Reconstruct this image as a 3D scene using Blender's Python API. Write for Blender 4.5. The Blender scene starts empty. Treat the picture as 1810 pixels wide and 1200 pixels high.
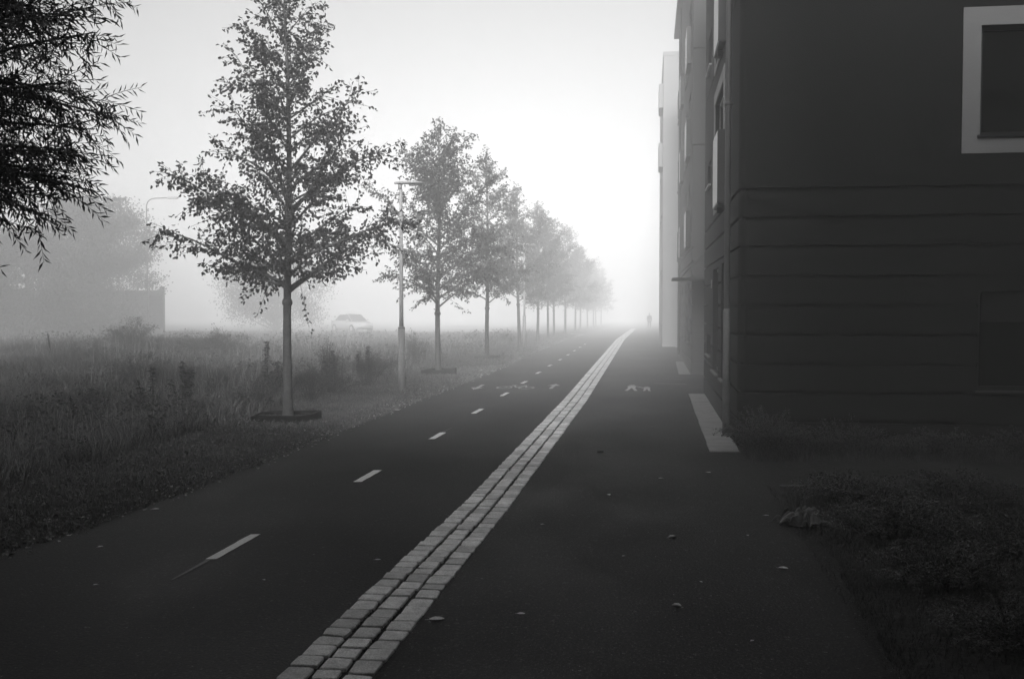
import bpy, bmesh, math, random
import numpy as np
from mathutils import Vector, Matrix, Euler

# ------------------------------------------------------------------ camera, sky, sun, exposure
S = bpy.context.scene
CAMZ = 2.1
cam_d = bpy.data.cameras.new("camera"); cam = bpy.data.objects.new("camera", cam_d)
S.collection.objects.link(cam); S.camera = cam
cam_d.sensor_width = 36.0; cam_d.sensor_fit = 'HORIZONTAL'
cam_d.lens = 36.0 * 1760 / 1810
cam_d.clip_start = 0.05; cam_d.clip_end = 3000
cam.location = (0, 0, CAMZ)
cam.rotation_euler = (math.radians(90 - 2.0175), 0, math.radians(7.824))

SUN_EL, SUN_AZ = 30, 180           # degrees; azimuth measured from +Y (down the path)
world = bpy.data.worlds.new("World"); S.world = world; world.use_nodes = True
wt = world.node_tree; wt.nodes.clear()
sky = wt.nodes.new('ShaderNodeTexSky'); sky.sky_type = 'NISHITA'; sky.sun_disc = False
sky.sun_elevation = math.radians(SUN_EL); sky.sun_rotation = math.radians(SUN_AZ)
sky.air_density = 1.0; sky.dust_density = 6.0; sky.ozone_density = 1.0
bw = wt.nodes.new('ShaderNodeRGBToBW'); bg = wt.nodes.new('ShaderNodeBackground')
bg.inputs['Strength'].default_value = 0.11
wo = wt.nodes.new('ShaderNodeOutputWorld')
wt.links.new(sky.outputs[0], bw.inputs[0]); wt.links.new(bw.outputs[0], bg.inputs[0])
wt.links.new(bg.outputs[0], wo.inputs[0])
sun_d = bpy.data.lights.new("sun", 'SUN'); sun_d.energy = 3.5; sun_d.angle = math.radians(12)
sun_d.color = (1, 1, 1)
sun = bpy.data.objects.new("sun", sun_d); S.collection.objects.link(sun)
sd = Vector((math.sin(math.radians(SUN_AZ)) * math.cos(math.radians(SUN_EL)),
             math.cos(math.radians(SUN_AZ)) * math.cos(math.radians(SUN_EL)), math.sin(math.radians(SUN_EL))))
sun.rotation_euler = sd.to_track_quat('Z', 'Y').to_euler()
S.view_settings.view_transform = 'Standard'; S.view_settings.look = 'None'
S.view_settings.exposure = 0.93; S.view_settings.gamma = 1.0
S.render.engine = 'CYCLES'
S.cycles.use_denoising = True
S.cycles.max_bounces = 6; S.cycles.diffuse_bounces = 2; S.cycles.glossy_bounces = 2
S.cycles.transmission_bounces = 3; S.cycles.volume_bounces = 2; S.cycles.transparent_max_bounces = 4
HAZE_DENSITY, HAZE_ANISO = 0.0168, -0.58

# ------------------------------------------------------------------ helpers
rng = np.random.default_rng(7); random.seed(7)
COL = S.collection

def grey(v): return (v, v, v, 1.0)

def mat(name, base, rough=0.85, spec=0.5, noise=(), bump=None, metal=0.0, island=0.0, coat=0.0):
    """noise: list of (scale, amount, detail) multiplying the base; bump: (scale, strength, distance)"""
    m = bpy.data.materials.new(name); m.use_nodes = True
    nt = m.node_tree; b = nt.nodes['Principled BSDF']
    b.inputs['Roughness'].default_value = rough; b.inputs['Metallic'].default_value = metal
    b.inputs['Specular IOR Level'].default_value = spec
    b.inputs['Coat Weight'].default_value = coat
    tc = nt.nodes.new('ShaderNodeTexCoord')
    cur = None
    def mult(a, bb):
        n = nt.nodes.new('ShaderNodeMath'); n.operation = 'MULTIPLY'
        for i, q in enumerate((a, bb)):
            if isinstance(q, (int, float)): n.inputs[i].default_value = q
            else: nt.links.new(q, n.inputs[i])
        return n.outputs[0]
    cur = base
    for (sc, amt, det) in noise:
        n = nt.nodes.new('ShaderNodeTexNoise'); n.inputs['Scale'].default_value = sc
        n.inputs['Detail'].default_value = det; n.inputs['Roughness'].default_value = 0.65
        nt.links.new(tc.outputs['Object'], n.inputs['Vector'])
        r = nt.nodes.new('ShaderNodeMapRange'); r.inputs[1].default_value = 0.3; r.inputs[2].default_value = 0.7
        r.inputs[3].default_value = 1 - amt; r.inputs[4].default_value = 1 + amt
        nt.links.new(n.outputs['Fac'], r.inputs[0]); cur = mult(cur, r.outputs[0])
    if island:
        g = nt.nodes.new('ShaderNodeNewGeometry')
        r = nt.nodes.new('ShaderNodeMapRange'); r.inputs[3].default_value = 1 - island; r.inputs[4].default_value = 1 + island
        nt.links.new(g.outputs['Random Per Island'], r.inputs[0]); cur = mult(cur, r.outputs[0])
    if isinstance(cur, (int, float)): b.inputs['Base Color'].default_value = grey(cur)
    else: nt.links.new(cur, b.inputs['Base Color'])
    if bump:
        n = nt.nodes.new('ShaderNodeTexNoise'); n.inputs['Scale'].default_value = bump[0]; n.inputs['Detail'].default_value = 4
        nt.links.new(tc.outputs['Object'], n.inputs['Vector'])
        bp = nt.nodes.new('ShaderNodeBump'); bp.inputs['Strength'].default_value = bump[1]; bp.inputs['Distance'].default_value = bump[2]
        nt.links.new(n.outputs['Fac'], bp.inputs['Height']); nt.links.new(bp.outputs[0], b.inputs['Normal'])
    return m

def asphalt(name, base, worn):
    m = mat(name, base, 0.62, 0.25, [(110, 0.6, 3), (38, 0.6, 3), (9, 0.2, 4), (1.1, 0.16, 5), (0.4, 0.16, 3)], (45, 1.0, 0.02))
    nt = m.node_tree; b = nt.nodes['Principled BSDF']; N = nt.nodes.new; K = nt.links.new
    tc = N('ShaderNodeTexCoord')
    # roughness: worn tracks
    n = N('ShaderNodeTexNoise'); n.inputs['Scale'].default_value = worn; n.inputs['Detail'].default_value = 5
    mp = N('ShaderNodeMapping'); mp.inputs['Scale'].default_value = (1.0, 0.6, 1)
    K(tc.outputs['Object'], mp.inputs[0]); K(mp.outputs[0], n.inputs['Vector'])
    r = N('ShaderNodeMapRange'); r.inputs[1].default_value = 0.35; r.inputs[2].default_value = 0.65
    r.inputs[3].default_value = 0.66; r.inputs[4].default_value = 0.86
    K(n.outputs['Fac'], r.inputs[0]); K(r.outputs[0], b.inputs['Roughness'])
    # pale stones of the aggregate, in random cells
    for (sc, cut, gain) in ((90, .80, 2.6), (42, .93, 1.8), (24, .985, 1.5)):
        v = N('ShaderNodeTexVoronoi'); v.inputs['Scale'].default_value = sc; K(tc.outputs['Object'], v.inputs['Vector'])
        sx = N('ShaderNodeSeparateColor'); K(v.outputs['Color'], sx.inputs[0])
        g = N('ShaderNodeMath'); g.operation = 'GREATER_THAN'; g.inputs[1].default_value = cut; K(sx.outputs[0], g.inputs[0])
        d = N('ShaderNodeMath'); d.operation = 'LESS_THAN'; d.inputs[1].default_value = .45; K(v.outputs['Distance'], d.inputs[0])
        gd = N('ShaderNodeMath'); gd.operation = 'MULTIPLY'; K(g.outputs[0], gd.inputs[0]); K(d.outputs[0], gd.inputs[1])
        ma = N('ShaderNodeMath'); ma.operation = 'MULTIPLY_ADD'; ma.inputs[1].default_value = gain; ma.inputs[2].default_value = 1.0; K(gd.outputs[0], ma.inputs[0])
        mu = N('ShaderNodeMath'); mu.operation = 'MULTIPLY'
        src = b.inputs['Base Color'].links[0].from_socket; K(src, mu.inputs[0]); K(ma.outputs[0], mu.inputs[1]); K(mu.outputs[0], b.inputs['Base Color'])
    return m

M = {}
M['asphalt'] = asphalt('cycle_asphalt', 0.019, 0.5)
M['asphalt_foot'] = asphalt('foot_asphalt', 0.030, 0.7)
M['bed'] = mat('joint_soil', 0.02, 0.95, 0.2, [(60, .4, 3)])
M['sett'] = mat('granite_sett', 0.68, 0.75, 0.4, [(90, .3, 4), (12, .22, 3)], (60, .6, .012), island=.27)
M['soil'] = mat('soil_ground', 0.045, 0.95, 0.2, [(25, .4, 4), (1.2, .3, 3)], (20, .8, .05))
M['paint'] = mat('road_paint', 0.75, 0.7, 0.4, [(70, .15, 3), (6, .1, 3)])
M['paint_mark'] = mat('mark_paint', 0.42, 0.7, 0.4, [(40, .35, 4), (7, .25, 3)])
M['paint_old'] = mat('worn_road_paint', 0.16, 0.7, 0.4, [(60, .5, 4)])
M['grass'] = mat('grass_blades', 0.17, 0.6, 0.35, island=.7, noise=[(1.1, .35, 3)])
M['field'] = mat('field_grass', 0.075, 0.65, 0.3, island=.8, noise=[(.6, .3, 3)])
M['dry'] = mat('dry_stalks', 0.34, 0.7, 0.3, island=.4)
M['leaf'] = mat('tree_leaf', 0.052, 0.45, 0.45, island=.4)
M['willow'] = mat('willow_leaf', 0.045, 0.5, 0.4, island=.4)
M['shrub'] = mat('shrub_leaf', 0.075, 0.5, 0.4, island=.45)
M['lowshrub'] = mat('ground_shrub_leaf', 0.09, 0.35, 0.5, island=.95)
M['bark'] = mat('bark', 0.14, 0.9, 0.2, [(9, .35, 5), (60, .3, 3)], (40, .7, .02))
M['stem'] = mat('green_stem', 0.07, 0.8, 0.2)
M['rim_black'] = mat('rotten_black_edging', 0.022, 0.8, 0.3, [(14, .5, 4)], (30, .5, .01))
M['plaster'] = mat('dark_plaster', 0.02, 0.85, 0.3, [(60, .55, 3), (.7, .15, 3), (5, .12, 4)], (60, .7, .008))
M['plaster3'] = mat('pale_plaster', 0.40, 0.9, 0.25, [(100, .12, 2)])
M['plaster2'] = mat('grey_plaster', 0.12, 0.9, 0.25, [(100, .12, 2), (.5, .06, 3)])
M['white'] = mat('white_render', 0.36, 0.8, 0.3, [(60, .05, 2)])
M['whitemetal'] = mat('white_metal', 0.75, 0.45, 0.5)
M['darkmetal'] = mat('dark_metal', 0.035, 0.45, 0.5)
M['framedark'] = mat('window_frame_dark', 0.02, 0.4, 0.5)
M['glass'] = mat('window_glass', 0.012, 0.06, 0.5)
M['pipe'] = mat('painted_pipe', 0.10, 0.5, 0.5)
M['galv'] = mat('galvanised_steel', 0.55, 0.5, 0.5, [(25, .15, 3)])
M['slab'] = mat('concrete_slab', 0.26, 0.85, 0.3, [(50, .2, 3), (4, .2, 4)], (60, .3, .005))
M['cover'] = mat('manhole_iron', 0.12, 0.5, 0.5, [(30, .3, 3)])
M['cloth'] = mat('dark_cloth', 0.03, 0.9, 0.2)
M['skin'] = mat('skin', 0.30, 0.6, 0.4)
M['hair'] = mat('hair', 0.02, 0.6, 0.4)
M['litter'] = mat('crumpled_cloth', 0.12, 0.4, 0.5, [(7, .95, 4)])
M['fallen'] = mat('fallen_leaf', 0.75, 0.55, 0.4, [(60, .3, 2)])
M['carpaint'] = mat('pale_car_paint', 0.72, 0.25, 0.5, coat=.5)
M['rubber'] = mat('tyre_rubber', 0.02, 0.8, 0.3)
M['boards'] = mat('weathered_boards', 0.09, 0.85, 0.3, [(6, .2, 3)])
M['stake'] = mat('dark_stake', 0.018, 0.9, 0.2)
M['lamp_lens'] = mat('lamp_lens', 0.4, 0.25, 0.5)

def link(me, name, m=None, parent=None, loc=None):
    o = bpy.data.objects.new(name, me); COL.objects.link(o)
    if m is not None and me is not None and not me.materials: me.materials.append(m)
    if parent is not None: o.parent = parent
    if loc is not None: o.location = loc
    return o

def mesh_np(name, V, F):
    """V (n,3); F list of face arrays [(k,3)|(k,4)...]"""
    V = np.asarray(V, dtype=np.float32)
    if not isinstance(F, list): F = [F]
    F = [np.asarray(f, dtype=np.int32) for f in F if len(f)]
    me = bpy.data.meshes.new(name)
    nl = sum(f.size for f in F); nf = sum(len(f) for f in F)
    me.vertices.add(len(V)); me.vertices.foreach_set('co', V.ravel())
    me.loops.add(nl); me.polygons.add(nf)
    me.loops.foreach_set('vertex_index', np.concatenate([f.ravel() for f in F]))
    tot = np.concatenate([np.full(len(f), f.shape[1], dtype=np.int32) for f in F])
    st = np.concatenate([[0], np.cumsum(tot)[:-1]]).astype(np.int32)
    me.polygons.foreach_set('loop_start', st); me.polygons.foreach_set('loop_total', tot)
    me.update(calc_edges=True); me.validate()
    return me

class MB:
    """collects polygons, boxes and tubes for one mesh"""
    def __init__(s): s.v = []; s.f = []
    def poly(s, pts):
        n = len(s.v); s.v += [tuple(p) for p in pts]; s.f.append(tuple(range(n, n + len(pts))))
    def grid(s, rows, close=False):
        n = len(s.v); k = len(rows[0])
        for r in rows: s.v += [tuple(p) for p in r]
        for i in range(len(rows) - 1):
            for j in range(k if close else k - 1):
                a = n + i * k + j; b = n + i * k + (j + 1) % k
                s.f.append((a, b, b + k, a + k))
        return n
    def box(s, x0, x1, y0, y1, z0, z1, bev=0.0):
        if bev <= 0:
            n = len(s.v)
            for z in (z0, z1):
                s.v += [(x0, y0, z), (x1, y0, z), (x1, y1, z), (x0, y1, z)]
            s.f += [(n + 3, n + 2, n + 1, n), (n + 4, n + 5, n + 6, n + 7)]
            for i in range(4): s.f.append((n + i, n + (i + 1) % 4, n + 4 + (i + 1) % 4, n + 4 + i))
            return
        def ring(b, z):
            return [(x0 + b, y0, z), (x1 - b, y0, z), (x1, y0 + b, z), (x1, y1 - b, z), (x1 - b, y1, z), (x0 + b, y1, z), (x0, y1 - b, z), (x0, y0 + b, z)]
        def inner(z):
            c = bev; return [(x0 + 2 * c, y0 + c, z), (x1 - 2 * c, y0 + c, z), (x1 - c, y0 + 2 * c, z), (x1 - c, y1 - 2 * c, z), (x1 - 2 * c, y1 - c, z), (x0 + 2 * c, y1 - c, z), (x0 + c, y1 - 2 * c, z), (x0 + c, y0 + 2 * c, z)]
        n = s.grid([inner(z0), ring(bev, z0 + bev), ring(bev, z1 - bev), inner(z1)], True)
        s.f.append(tuple(n + i for i in range(7, -1, -1))); s.f.append(tuple(n + 24 + i for i in range(8)))
    def tube(s, pts, rads, k=8, cap=True):
        pts = [Vector(p) for p in pts]; rows = []
        up = Vector((0.13, 0.9, 0.41)).normalized(); prev = None
        for i, p in enumerate(pts):
            d = (pts[min(i + 1, len(pts) - 1)] - pts[max(i - 1, 0)])
            d = d.normalized() if d.length > 1e-9 else Vector((0, 0, 1))
            a = d.cross(up) if prev is None else (prev - d * prev.dot(d))
            if a.length < 1e-6: a = d.orthogonal()
            a.normalize(); prev = a; b = d.cross(a)
            rows.append([p + (a * math.cos(t) + b * math.sin(t)) * rads[i] for t in [2 * math.pi * j / k for j in range(k)]])
        n = s.grid(rows, True)
        if cap:
            s.f.append(tuple(n + j for j in range(k - 1, -1, -1)))
            m0 = n + (len(rows) - 1) * k; s.f.append(tuple(m0 + j for j in range(k)))
    def lathe(s, prof, c=(0, 0, 0), k=24):
        rows = [[(c[0] + r * math.cos(2 * math.pi * j / k), c[1] + r * math.sin(2 * math.pi * j / k), c[2] + z) for j in range(k)] for r, z in prof]
        s.grid(rows, True)
    def mesh(s, name='m', smooth=False):
        me = bpy.data.meshes.new(name); me.from_pydata(s.v, [], s.f); me.update()
        if smooth: me.polygons.foreach_set('use_smooth', [True] * len(me.polygons))
        return me
    def obj(s, name, m, parent=None, smooth=False, loc=None):
        return link(s.mesh(name, smooth), name, m, parent, loc)

def tag(o, label=None, cat=None, group=None, kind=None):
    if label: o['label'] = label
    if cat: o['category'] = cat
    if group: o['group'] = group
    if kind: o['kind'] = kind
    return o

def thing(name, label, cat, loc=(0, 0, 0), rz=0, group=None):
    o = bpy.data.objects.new(name, None); COL.objects.link(o); o.empty_display_size = .2
    o.location = loc; o.rotation_euler = (0, 0, rz)
    return tag(o, label, cat, group)

def copy_tree(o, parent=None):
    c = o.copy(); COL.objects.link(c)
    if parent is not None: c.parent = parent
    for ch in list(o.children): copy_tree(ch, c)
    return c

def gz(y):          # the path falls away gently beyond sixty metres
    return -0.012 * max(0.0, y - 60.0)
def gz_np(y): return -0.012 * np.maximum(0, y - 60.0)

def lerp(tab, y): return float(np.interp(y, [t[0] for t in tab], [t[1] for t in tab]))
SL = [(4, -2.09), (7, -2.03), (10, -1.93), (22, -1.85), (59, -1.93), (110, -1.93)]   # left edge of the setts
SR = [(4, -1.56), (7, -1.49), (10, -1.42), (22, -1.33), (59, -1.43), (110, -1.43)]   # right edge
PL = [(3, -5.35), (8, -5.28), (12, -5.05), (19, -5.0), (26, -4.85), (60, -4.85), (400, -4.85)]  # left edge of the cycle path
def LX(tab, y): return np.interp(y, [t[0] for t in tab], [t[1] for t in tab])

def nz(x, y, s=1.0, k=0):    # cheap smooth noise
    x = x * s; y = y * s
    return (np.sin(x * 1.3 + 1.7 * k + np.sin(y * .9 + k)) + np.sin(y * 1.7 + 2.1 * k + np.sin(x * 1.1)) + np.sin((x + y) * .7 + k)) / 3

def ground_h(x, y):
    x = np.asarray(x, float); y = np.asarray(y, float)
    base = gz_np(y)
    d = LX(PL, y) - x                      # distance left of the path edge
    f = np.clip(d / 0.5, 0, 1); f = f * f * (3 - 2 * f)
    verge = -0.03 + f * (0.085 + .02 * nz(x, y, 2.2) + .035 * nz(x, y, .6, 2))
    far = np.clip((d - 2.2) / 3, 0, 1)
    verge = verge - far * 0.18 + far * .10 * nz(x, y, .35, 5)
    hump = 0.62 * np.exp(-((x + 19.5) / 5.5) ** 2 - ((y - 38) / 5.0) ** 2)
    r = np.clip((x - 1.6) / 1.0, 0, 1) * 0.06
    return base + np.where(d > 0, verge + hump, -0.03 + r)

# ------------------------------------------------------------------ ground, paths
def geo(a, b, n, p=1.6):
    t = np.linspace(0, 1, n); return a + (b - a) * t ** p
xs = np.concatenate([-geo(8, 420, 60, 2.6)[::-1], np.linspace(-7.9, 3, 90), geo(3.3, 420, 30, 2.4)])
ys = np.concatenate([-geo(2, 300, 20, 2.2)[::-1], np.linspace(0, 60, 240), geo(60.5, 600, 50, 2.0)])
gx, gy = np.meshgrid(xs, ys); gzv = ground_h(gx, gy)
V = np.stack([gx, gy, gzv], -1).reshape(-1, 3); nx = len(xs); ny = len(ys)
idx = np.arange(nx * ny).reshape(ny, nx)
F = np.stack([idx[:-1, :-1], idx[:-1, 1:], idx[1:, 1:], idx[1:, :-1]], -1).reshape(-1, 4)
me = mesh_np('ground', V, F); me.polygons.foreach_set('use_smooth', [True] * len(F))
tag(link(me, 'ground', M['soil']), kind='structure')

def strip_sheet(name, lf, rf, z, m, y0=-20, y1=400, n=240, kx=1):
    yy = np.concatenate([np.linspace(y0, 60, n), np.linspace(62, y1, 60)])
    rows = []
    for y in yy:
        l, r = lf(y), rf(y)
        rows.append([(l + (r - l) * j / kx, y, gz(y) + z) for j in range(kx + 1)])
    b = MB(); b.grid(rows); o = b.obj(name, m); return tag(o, kind='structure')
rag = lambda y: 0.035 * math.sin(y * 3.1) + .03 * math.sin(y * 7.7 + 1) + .02 * math.sin(y * 17.3)
cyc = strip_sheet('cycle_path', lambda y: lerp(PL, y) - .02 + rag(y), lambda y: lerp(SL, y) + .004, 0.0, M['asphalt'], n=900)
strip_sheet('sett_bed', lambda y: lerp(SL, y) + .004, lambda y: lerp(SR, y) - .004, -0.008, M['bed'])
def foot_right(y):
    if y < 14.6: return 1.30 if y > 11.8 else (1.45 if y < 9.5 else 1.45 - (y - 9.5) * .1)
    return 1.32
foot = strip_sheet('footpath', lambda y: lerp(SR, y) - .004, lambda y: 4.3 if 11.75 < y < 13.6 else (1.47 + rag(y) * .5 + .05 * math.sin(y * 1.7) if y <= 11.75 else (1.3 if y < 24.4 else (2.6 if y < 30.2 else 1.3))), 0.0, M['asphalt_foot'], n=900)

# granite setts, three rows of individually shaped stones in one strip
def setts():
    b = MB(); R = random.Random(3)
    for row in range(3):
        y = 3.4 + R.random() * .15
        while y < 112:
            L = R.uniform(.145, .215)
            ym = y + L / 2; l = lerp(SL, ym); r = lerp(SR, ym); w = (r - l) / 3
            x0 = l + w * row + (.014 if row else .0); x1 = l + w * (row + 1) - (.014 if row < 2 else .0)
            j = lambda a=.006: R.uniform(-a, a)
            g = .006
            c = R.uniform(.008, .02)
            z = gz(ym) + .010 + j(.004); tx, ty = j(.012), j(.02)
            ring = [(x0 + c, y + g), (x1 - c, y + g), (x1, y + g + c), (x1, y + L - g - c), (x1 - c, y + L - g), (x0 + c, y + L - g), (x0, y + L - g - c), (x0, y + g + c)]
            ring = [(p[0] + j(.007), p[1] + j(.009)) for p in ring]
            cx = (x0 + x1) / 2; cy = y + L / 2
            def rr(s, dz): return [(cx + (p[0] - cx) * s, cy + (p[1] - cy) * s, z + dz + (p[0] - cx) * tx * s + (p[1] - cy) * ty * s) for p in ring]
            n = b.grid([rr(1, -.05), rr(.99, -.004), rr(.94, .002), rr(.6, .003 + j(.003))], True)
            b.f.append(tuple(n + 24 + i for i in range(8)))
            y += L + R.uniform(.0, .006)
    return tag(b.obj('sett_strip', M['sett'], smooth=False), kind='structure')
setts()

# painted marks: children of the paths
def flat(parent, name, polys, m, z=.004):
    b = MB()
    for p in polys: b.poly([(x, y, gz(y) + z) for x, y in p])
    return b.obj(name, m, parent)
R = random.Random(5)
dash = [(7.72, 8.62, -3.56), (11.35, 12.2, -3.4), (15.14, 15.95, -3.34), (18.82, 19.68, -3.33), (22.5, 23.4, -3.33), (26.15, 27.0, -3.32),
        (29.9, 30.8, -3.36), (33.6, 34.4, -3.36), (37.2, 38.1, -3.33), (40.9, 41.8, -3.33), (44.6, 45.5, -3.33), (48.3, 49.2, -3.33), (52, 52.9, -3.33)]
for (a, c, x) in dash:
    w = .045 if a < 9 else .05
    n = 9; left = [(x - w + R.uniform(-.004, .004) + .02 * (t - .5), a + (c - a) * t) for t in np.linspace(0, 1, n)]
    right = [(x + w + R.uniform(-.004, .004) + .02 * (t - .5), a + (c - a) * t + .02) for t in np.linspace(0, 1, n)]
    flat(cyc, 'lane_dash', [left + right[::-1]], M['paint'])
flat(cyc, 'worn_dash_end', [[(-3.60, 7.10), (-3.585, 7.10), (-3.56, 7.70), (-3.60, 7.70)]], M['paint_old'])
flat(cyc, 'worn_dash_end', [[(-3.36, 15.98), (-3.34, 15.98), (-3.31, 16.6), (-3.325, 16.6)]], M['paint_old'])
def arrow(x, y, d):   # d=+1 points down the path
    s = lambda u, v: (x + u, y + d * v)
    P = [[s(-.045, -.75), s(.045, -.75), s(.045, .15), s(-.045, .15)], [s(-.17, .15), s(.17, .15), s(0, .75)]]
    if d < 0: P = [p[::-1] for p in P]
    return P
flat(cyc, 'arrow_mark', arrow(-4.28, 24.9, -1), M['paint_mark'])
flat(cyc, 'arrow_mark', arrow(-2.42, 25.4, 1), M['paint_mark'])
def ringp(cx, cy, r, w, k=18, sy=1.0):
    P = []
    for i in range(k):
        a, b2 = 2 * math.pi * i / k, 2 * math.pi * (i + 1) / k
        P.append([(cx + r * math.cos(a), cy + sy * r * math.sin(a)), (cx + r * math.cos(b2), cy + sy * r * math.sin(b2)),
                  (cx + (r - w) * math.cos(b2), cy + sy * (r - w) * math.sin(b2)), (cx + (r - w) * math.cos(a), cy + sy * (r - w) * math.sin(a))][::-1])
    return P
def bar(p, q, w):
    dx, dy = q[0] - p[0], q[1] - p[1]; L = math.hypot(dx, dy); nx_, ny_ = -dy / L * w / 2, dx / L * w / 2
    return [(p[0] - nx_, p[1] - ny_), (q[0] - nx_, q[1] - ny_), (q[0] + nx_, q[1] + ny_), (p[0] + nx_, p[1] + ny_)]
bx0, by0 = -3.33, 24.85
P = ringp(bx0 - .28, by0, .21, .05, sy=1.7) + ringp(bx0 + .28, by0, .21, .05, sy=1.7)
flat(cyc, 'bicycle_mark', P, M['paint_mark'])
flat(cyc, 'bicycle_mark', [bar((bx0 - .28, by0), (bx0 - .1, by0 + .6), .05), bar((bx0 - .1, by0 + .6), (bx0 + .2, by0 + .6), .05),
     bar((bx0 - .1, by0 + .6), (bx0 + .02, by0), .05), bar((bx0 + .2, by0 + .6), (bx0 + .28, by0), .05), bar((bx0 + .02, by0), (bx0 + .2, by0 + .58), .05),
     bar((bx0 + .12, by0 + .72), (bx0 + .26, by0 + .72), .05), bar((bx0 - .18, by0 + .7), (bx0 - .04, by0 + .7), .06)], M['paint_mark'], .008)
# walking adult and child mark on the footpath
wx, wy = -.42, 24.9
P = [[(wx + .09 * math.cos(a), wy + 1.0 + .15 * math.sin(a)) for a in np.linspace(0, 2 * math.pi, 13)[:-1]],
     [(wx - .12, wy + .8), (wx - .09, wy + .2), (wx + .09, wy + .2), (wx + .12, wy + .8)],
     bar((wx - .05, wy + .2), (wx - .12, wy - .6), .08), bar((wx + .05, wy + .2), (wx + .12, wy - .6), .08),
     bar((wx + .12, wy + .75), (wx + .30, wy + .25), .06)]
cx2 = wx + .38
P += [[(cx2 + .07 * math.cos(a), wy + .55 + .11 * math.sin(a)) for a in np.linspace(0, 2 * math.pi, 13)[:-1]],
      [(cx2 - .09, wy + .4), (cx2 - .07, wy - .05), (cx2 + .07, wy - .05), (cx2 + .09, wy + .4)],
      bar((cx2 - .04, wy - .05), (cx2 - .07, wy - .6), .06), bar((cx2 + .04, wy - .05), (cx2 + .07, wy - .6), .06)]
flat(foot, 'walker_mark', P, M['paint_mark'])
flat(foot, 'bleached_seam', [bar((.15, 26.7), (1.0, 26.55), .16), bar((.4, 28.4), (.95, 28.3), .08)], mat('bleached_asphalt', .17, .7, .4, [(14, .6, 4)]))

# concrete paving strips along the wall feet
def slabs(name, x0a, x1, y0, y1, x0b, step=.9):
    b = MB(); y = y0; R = random.Random(11)
    while y < y1 - .05:
        e = min(y + step, y1); t = (y - y0) / (y1 - y0); xl = x0a + (x0b - x0a) * t
        b.box(xl + R.uniform(-.006, .006), x1, y + .009, e - .009, -.08, .018 + R.uniform(-.003, .003), .006); y = e
    return tag(b.obj(name, M['slab']), kind='structure')
slabs('paving_strip', .87, 1.30, 14.35, 23.6, .93)
slabs('paving_strip', .90, 1.25, 30.25, 36.8, .99)
# kerb edge between the side path and the planting bed
b = MB(); b.box(1.50, 4.2, 11.66, 11.74, -.1, .028, .01); tag(b.obj('kerb_edging', M['plaster2']), kind='structure')

# ------------------------------------------------------------------ the buildings
def wall(b, path, zb, dep, openings, reveal=.14):
    """path: [(x,y)] walked with the outside on the right; zb: z breaks, dep: depth of each interval;
    openings: (s0, s1, z0, z1) in path length"""
    P = [Vector((p[0], p[1])) for p in path]; s = [0.0]
    for i in range(1, len(P)): s.append(s[-1] + (P[i] - P[i - 1]).length)
    nrm = []
    for i in range(len(P)):
        ds = []
        if i: ds.append((P[i] - P[i - 1]).normalized())
        if i < len(P) - 1: ds.append((P[i + 1] - P[i]).normalized())
        d = sum(ds, Vector((0, 0))); d.normalize(); nrm.append(Vector((d.y, -d.x)) / max(.5, d.dot(ds[0])))
    br = sorted(set([round(q, 5) for q in s] + [round(q, 5) for o in openings for q in o[:2]]))
    def at(u):
        for i in range(1, len(s)):
            if u <= s[i] + 1e-6:
                t = (u - s[i - 1]) / (s[i] - s[i - 1]); return P[i - 1].lerp(P[i], t), nrm[i - 1].lerp(nrm[i], t)
        return P[-1], nrm[-1]
    zb2 = []; dp2 = []
    zs = sorted(set([round(q, 5) for q in zb] + [round(q, 5) for o in openings for q in o[2:4]]))
    for k in range(len(zs) - 1):
        zm = (zs[k] + zs[k + 1]) / 2
        i = max(j for j in range(len(zb) - 1) if zb[j] <= zm + 1e-6); dp2.append(dep[i])
    def pt(u, d, z):
        p, n = at(u); p = p - n * d; return (p.x, p.y, z)
    def isopen(um, zm): return any(o[0] < um < o[1] and o[2] < zm < o[3] for o in openings)
    for j in range(len(br) - 1):
        um = (br[j] + br[j + 1]) / 2; u0, u1 = br[j], br[j + 1]
        prev = None
        for k in range(len(zs) - 1):
            zm = (zs[k] + zs[k + 1]) / 2
            if isopen(um, zm): prev = None; continue
            d = dp2[k]
            b.poly([pt(u0, d, zs[k]), pt(u1, d, zs[k]), pt(u1, d, zs[k + 1]), pt(u0, d, zs[k + 1])])
            if prev is not None and prev != d:
                b.poly([pt(u0, prev, zs[k]), pt(u1, prev, zs[k]), pt(u1, d, zs[k]), pt(u0, d, zs[k])])
            prev = d
    for (a, c, z0, z1) in openings:
        q = [(a, z0), (c, z0), (c, z1), (a, z1)]
        for i in range(4):
            (ua, za), (ub, zb_) = q[i], q[(i + 1) % 4]
            b.poly([pt(ua, 0, za), pt(ub, 0, zb_), pt(ub, reveal, zb_), pt(ua, reveal, za)])

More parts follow.
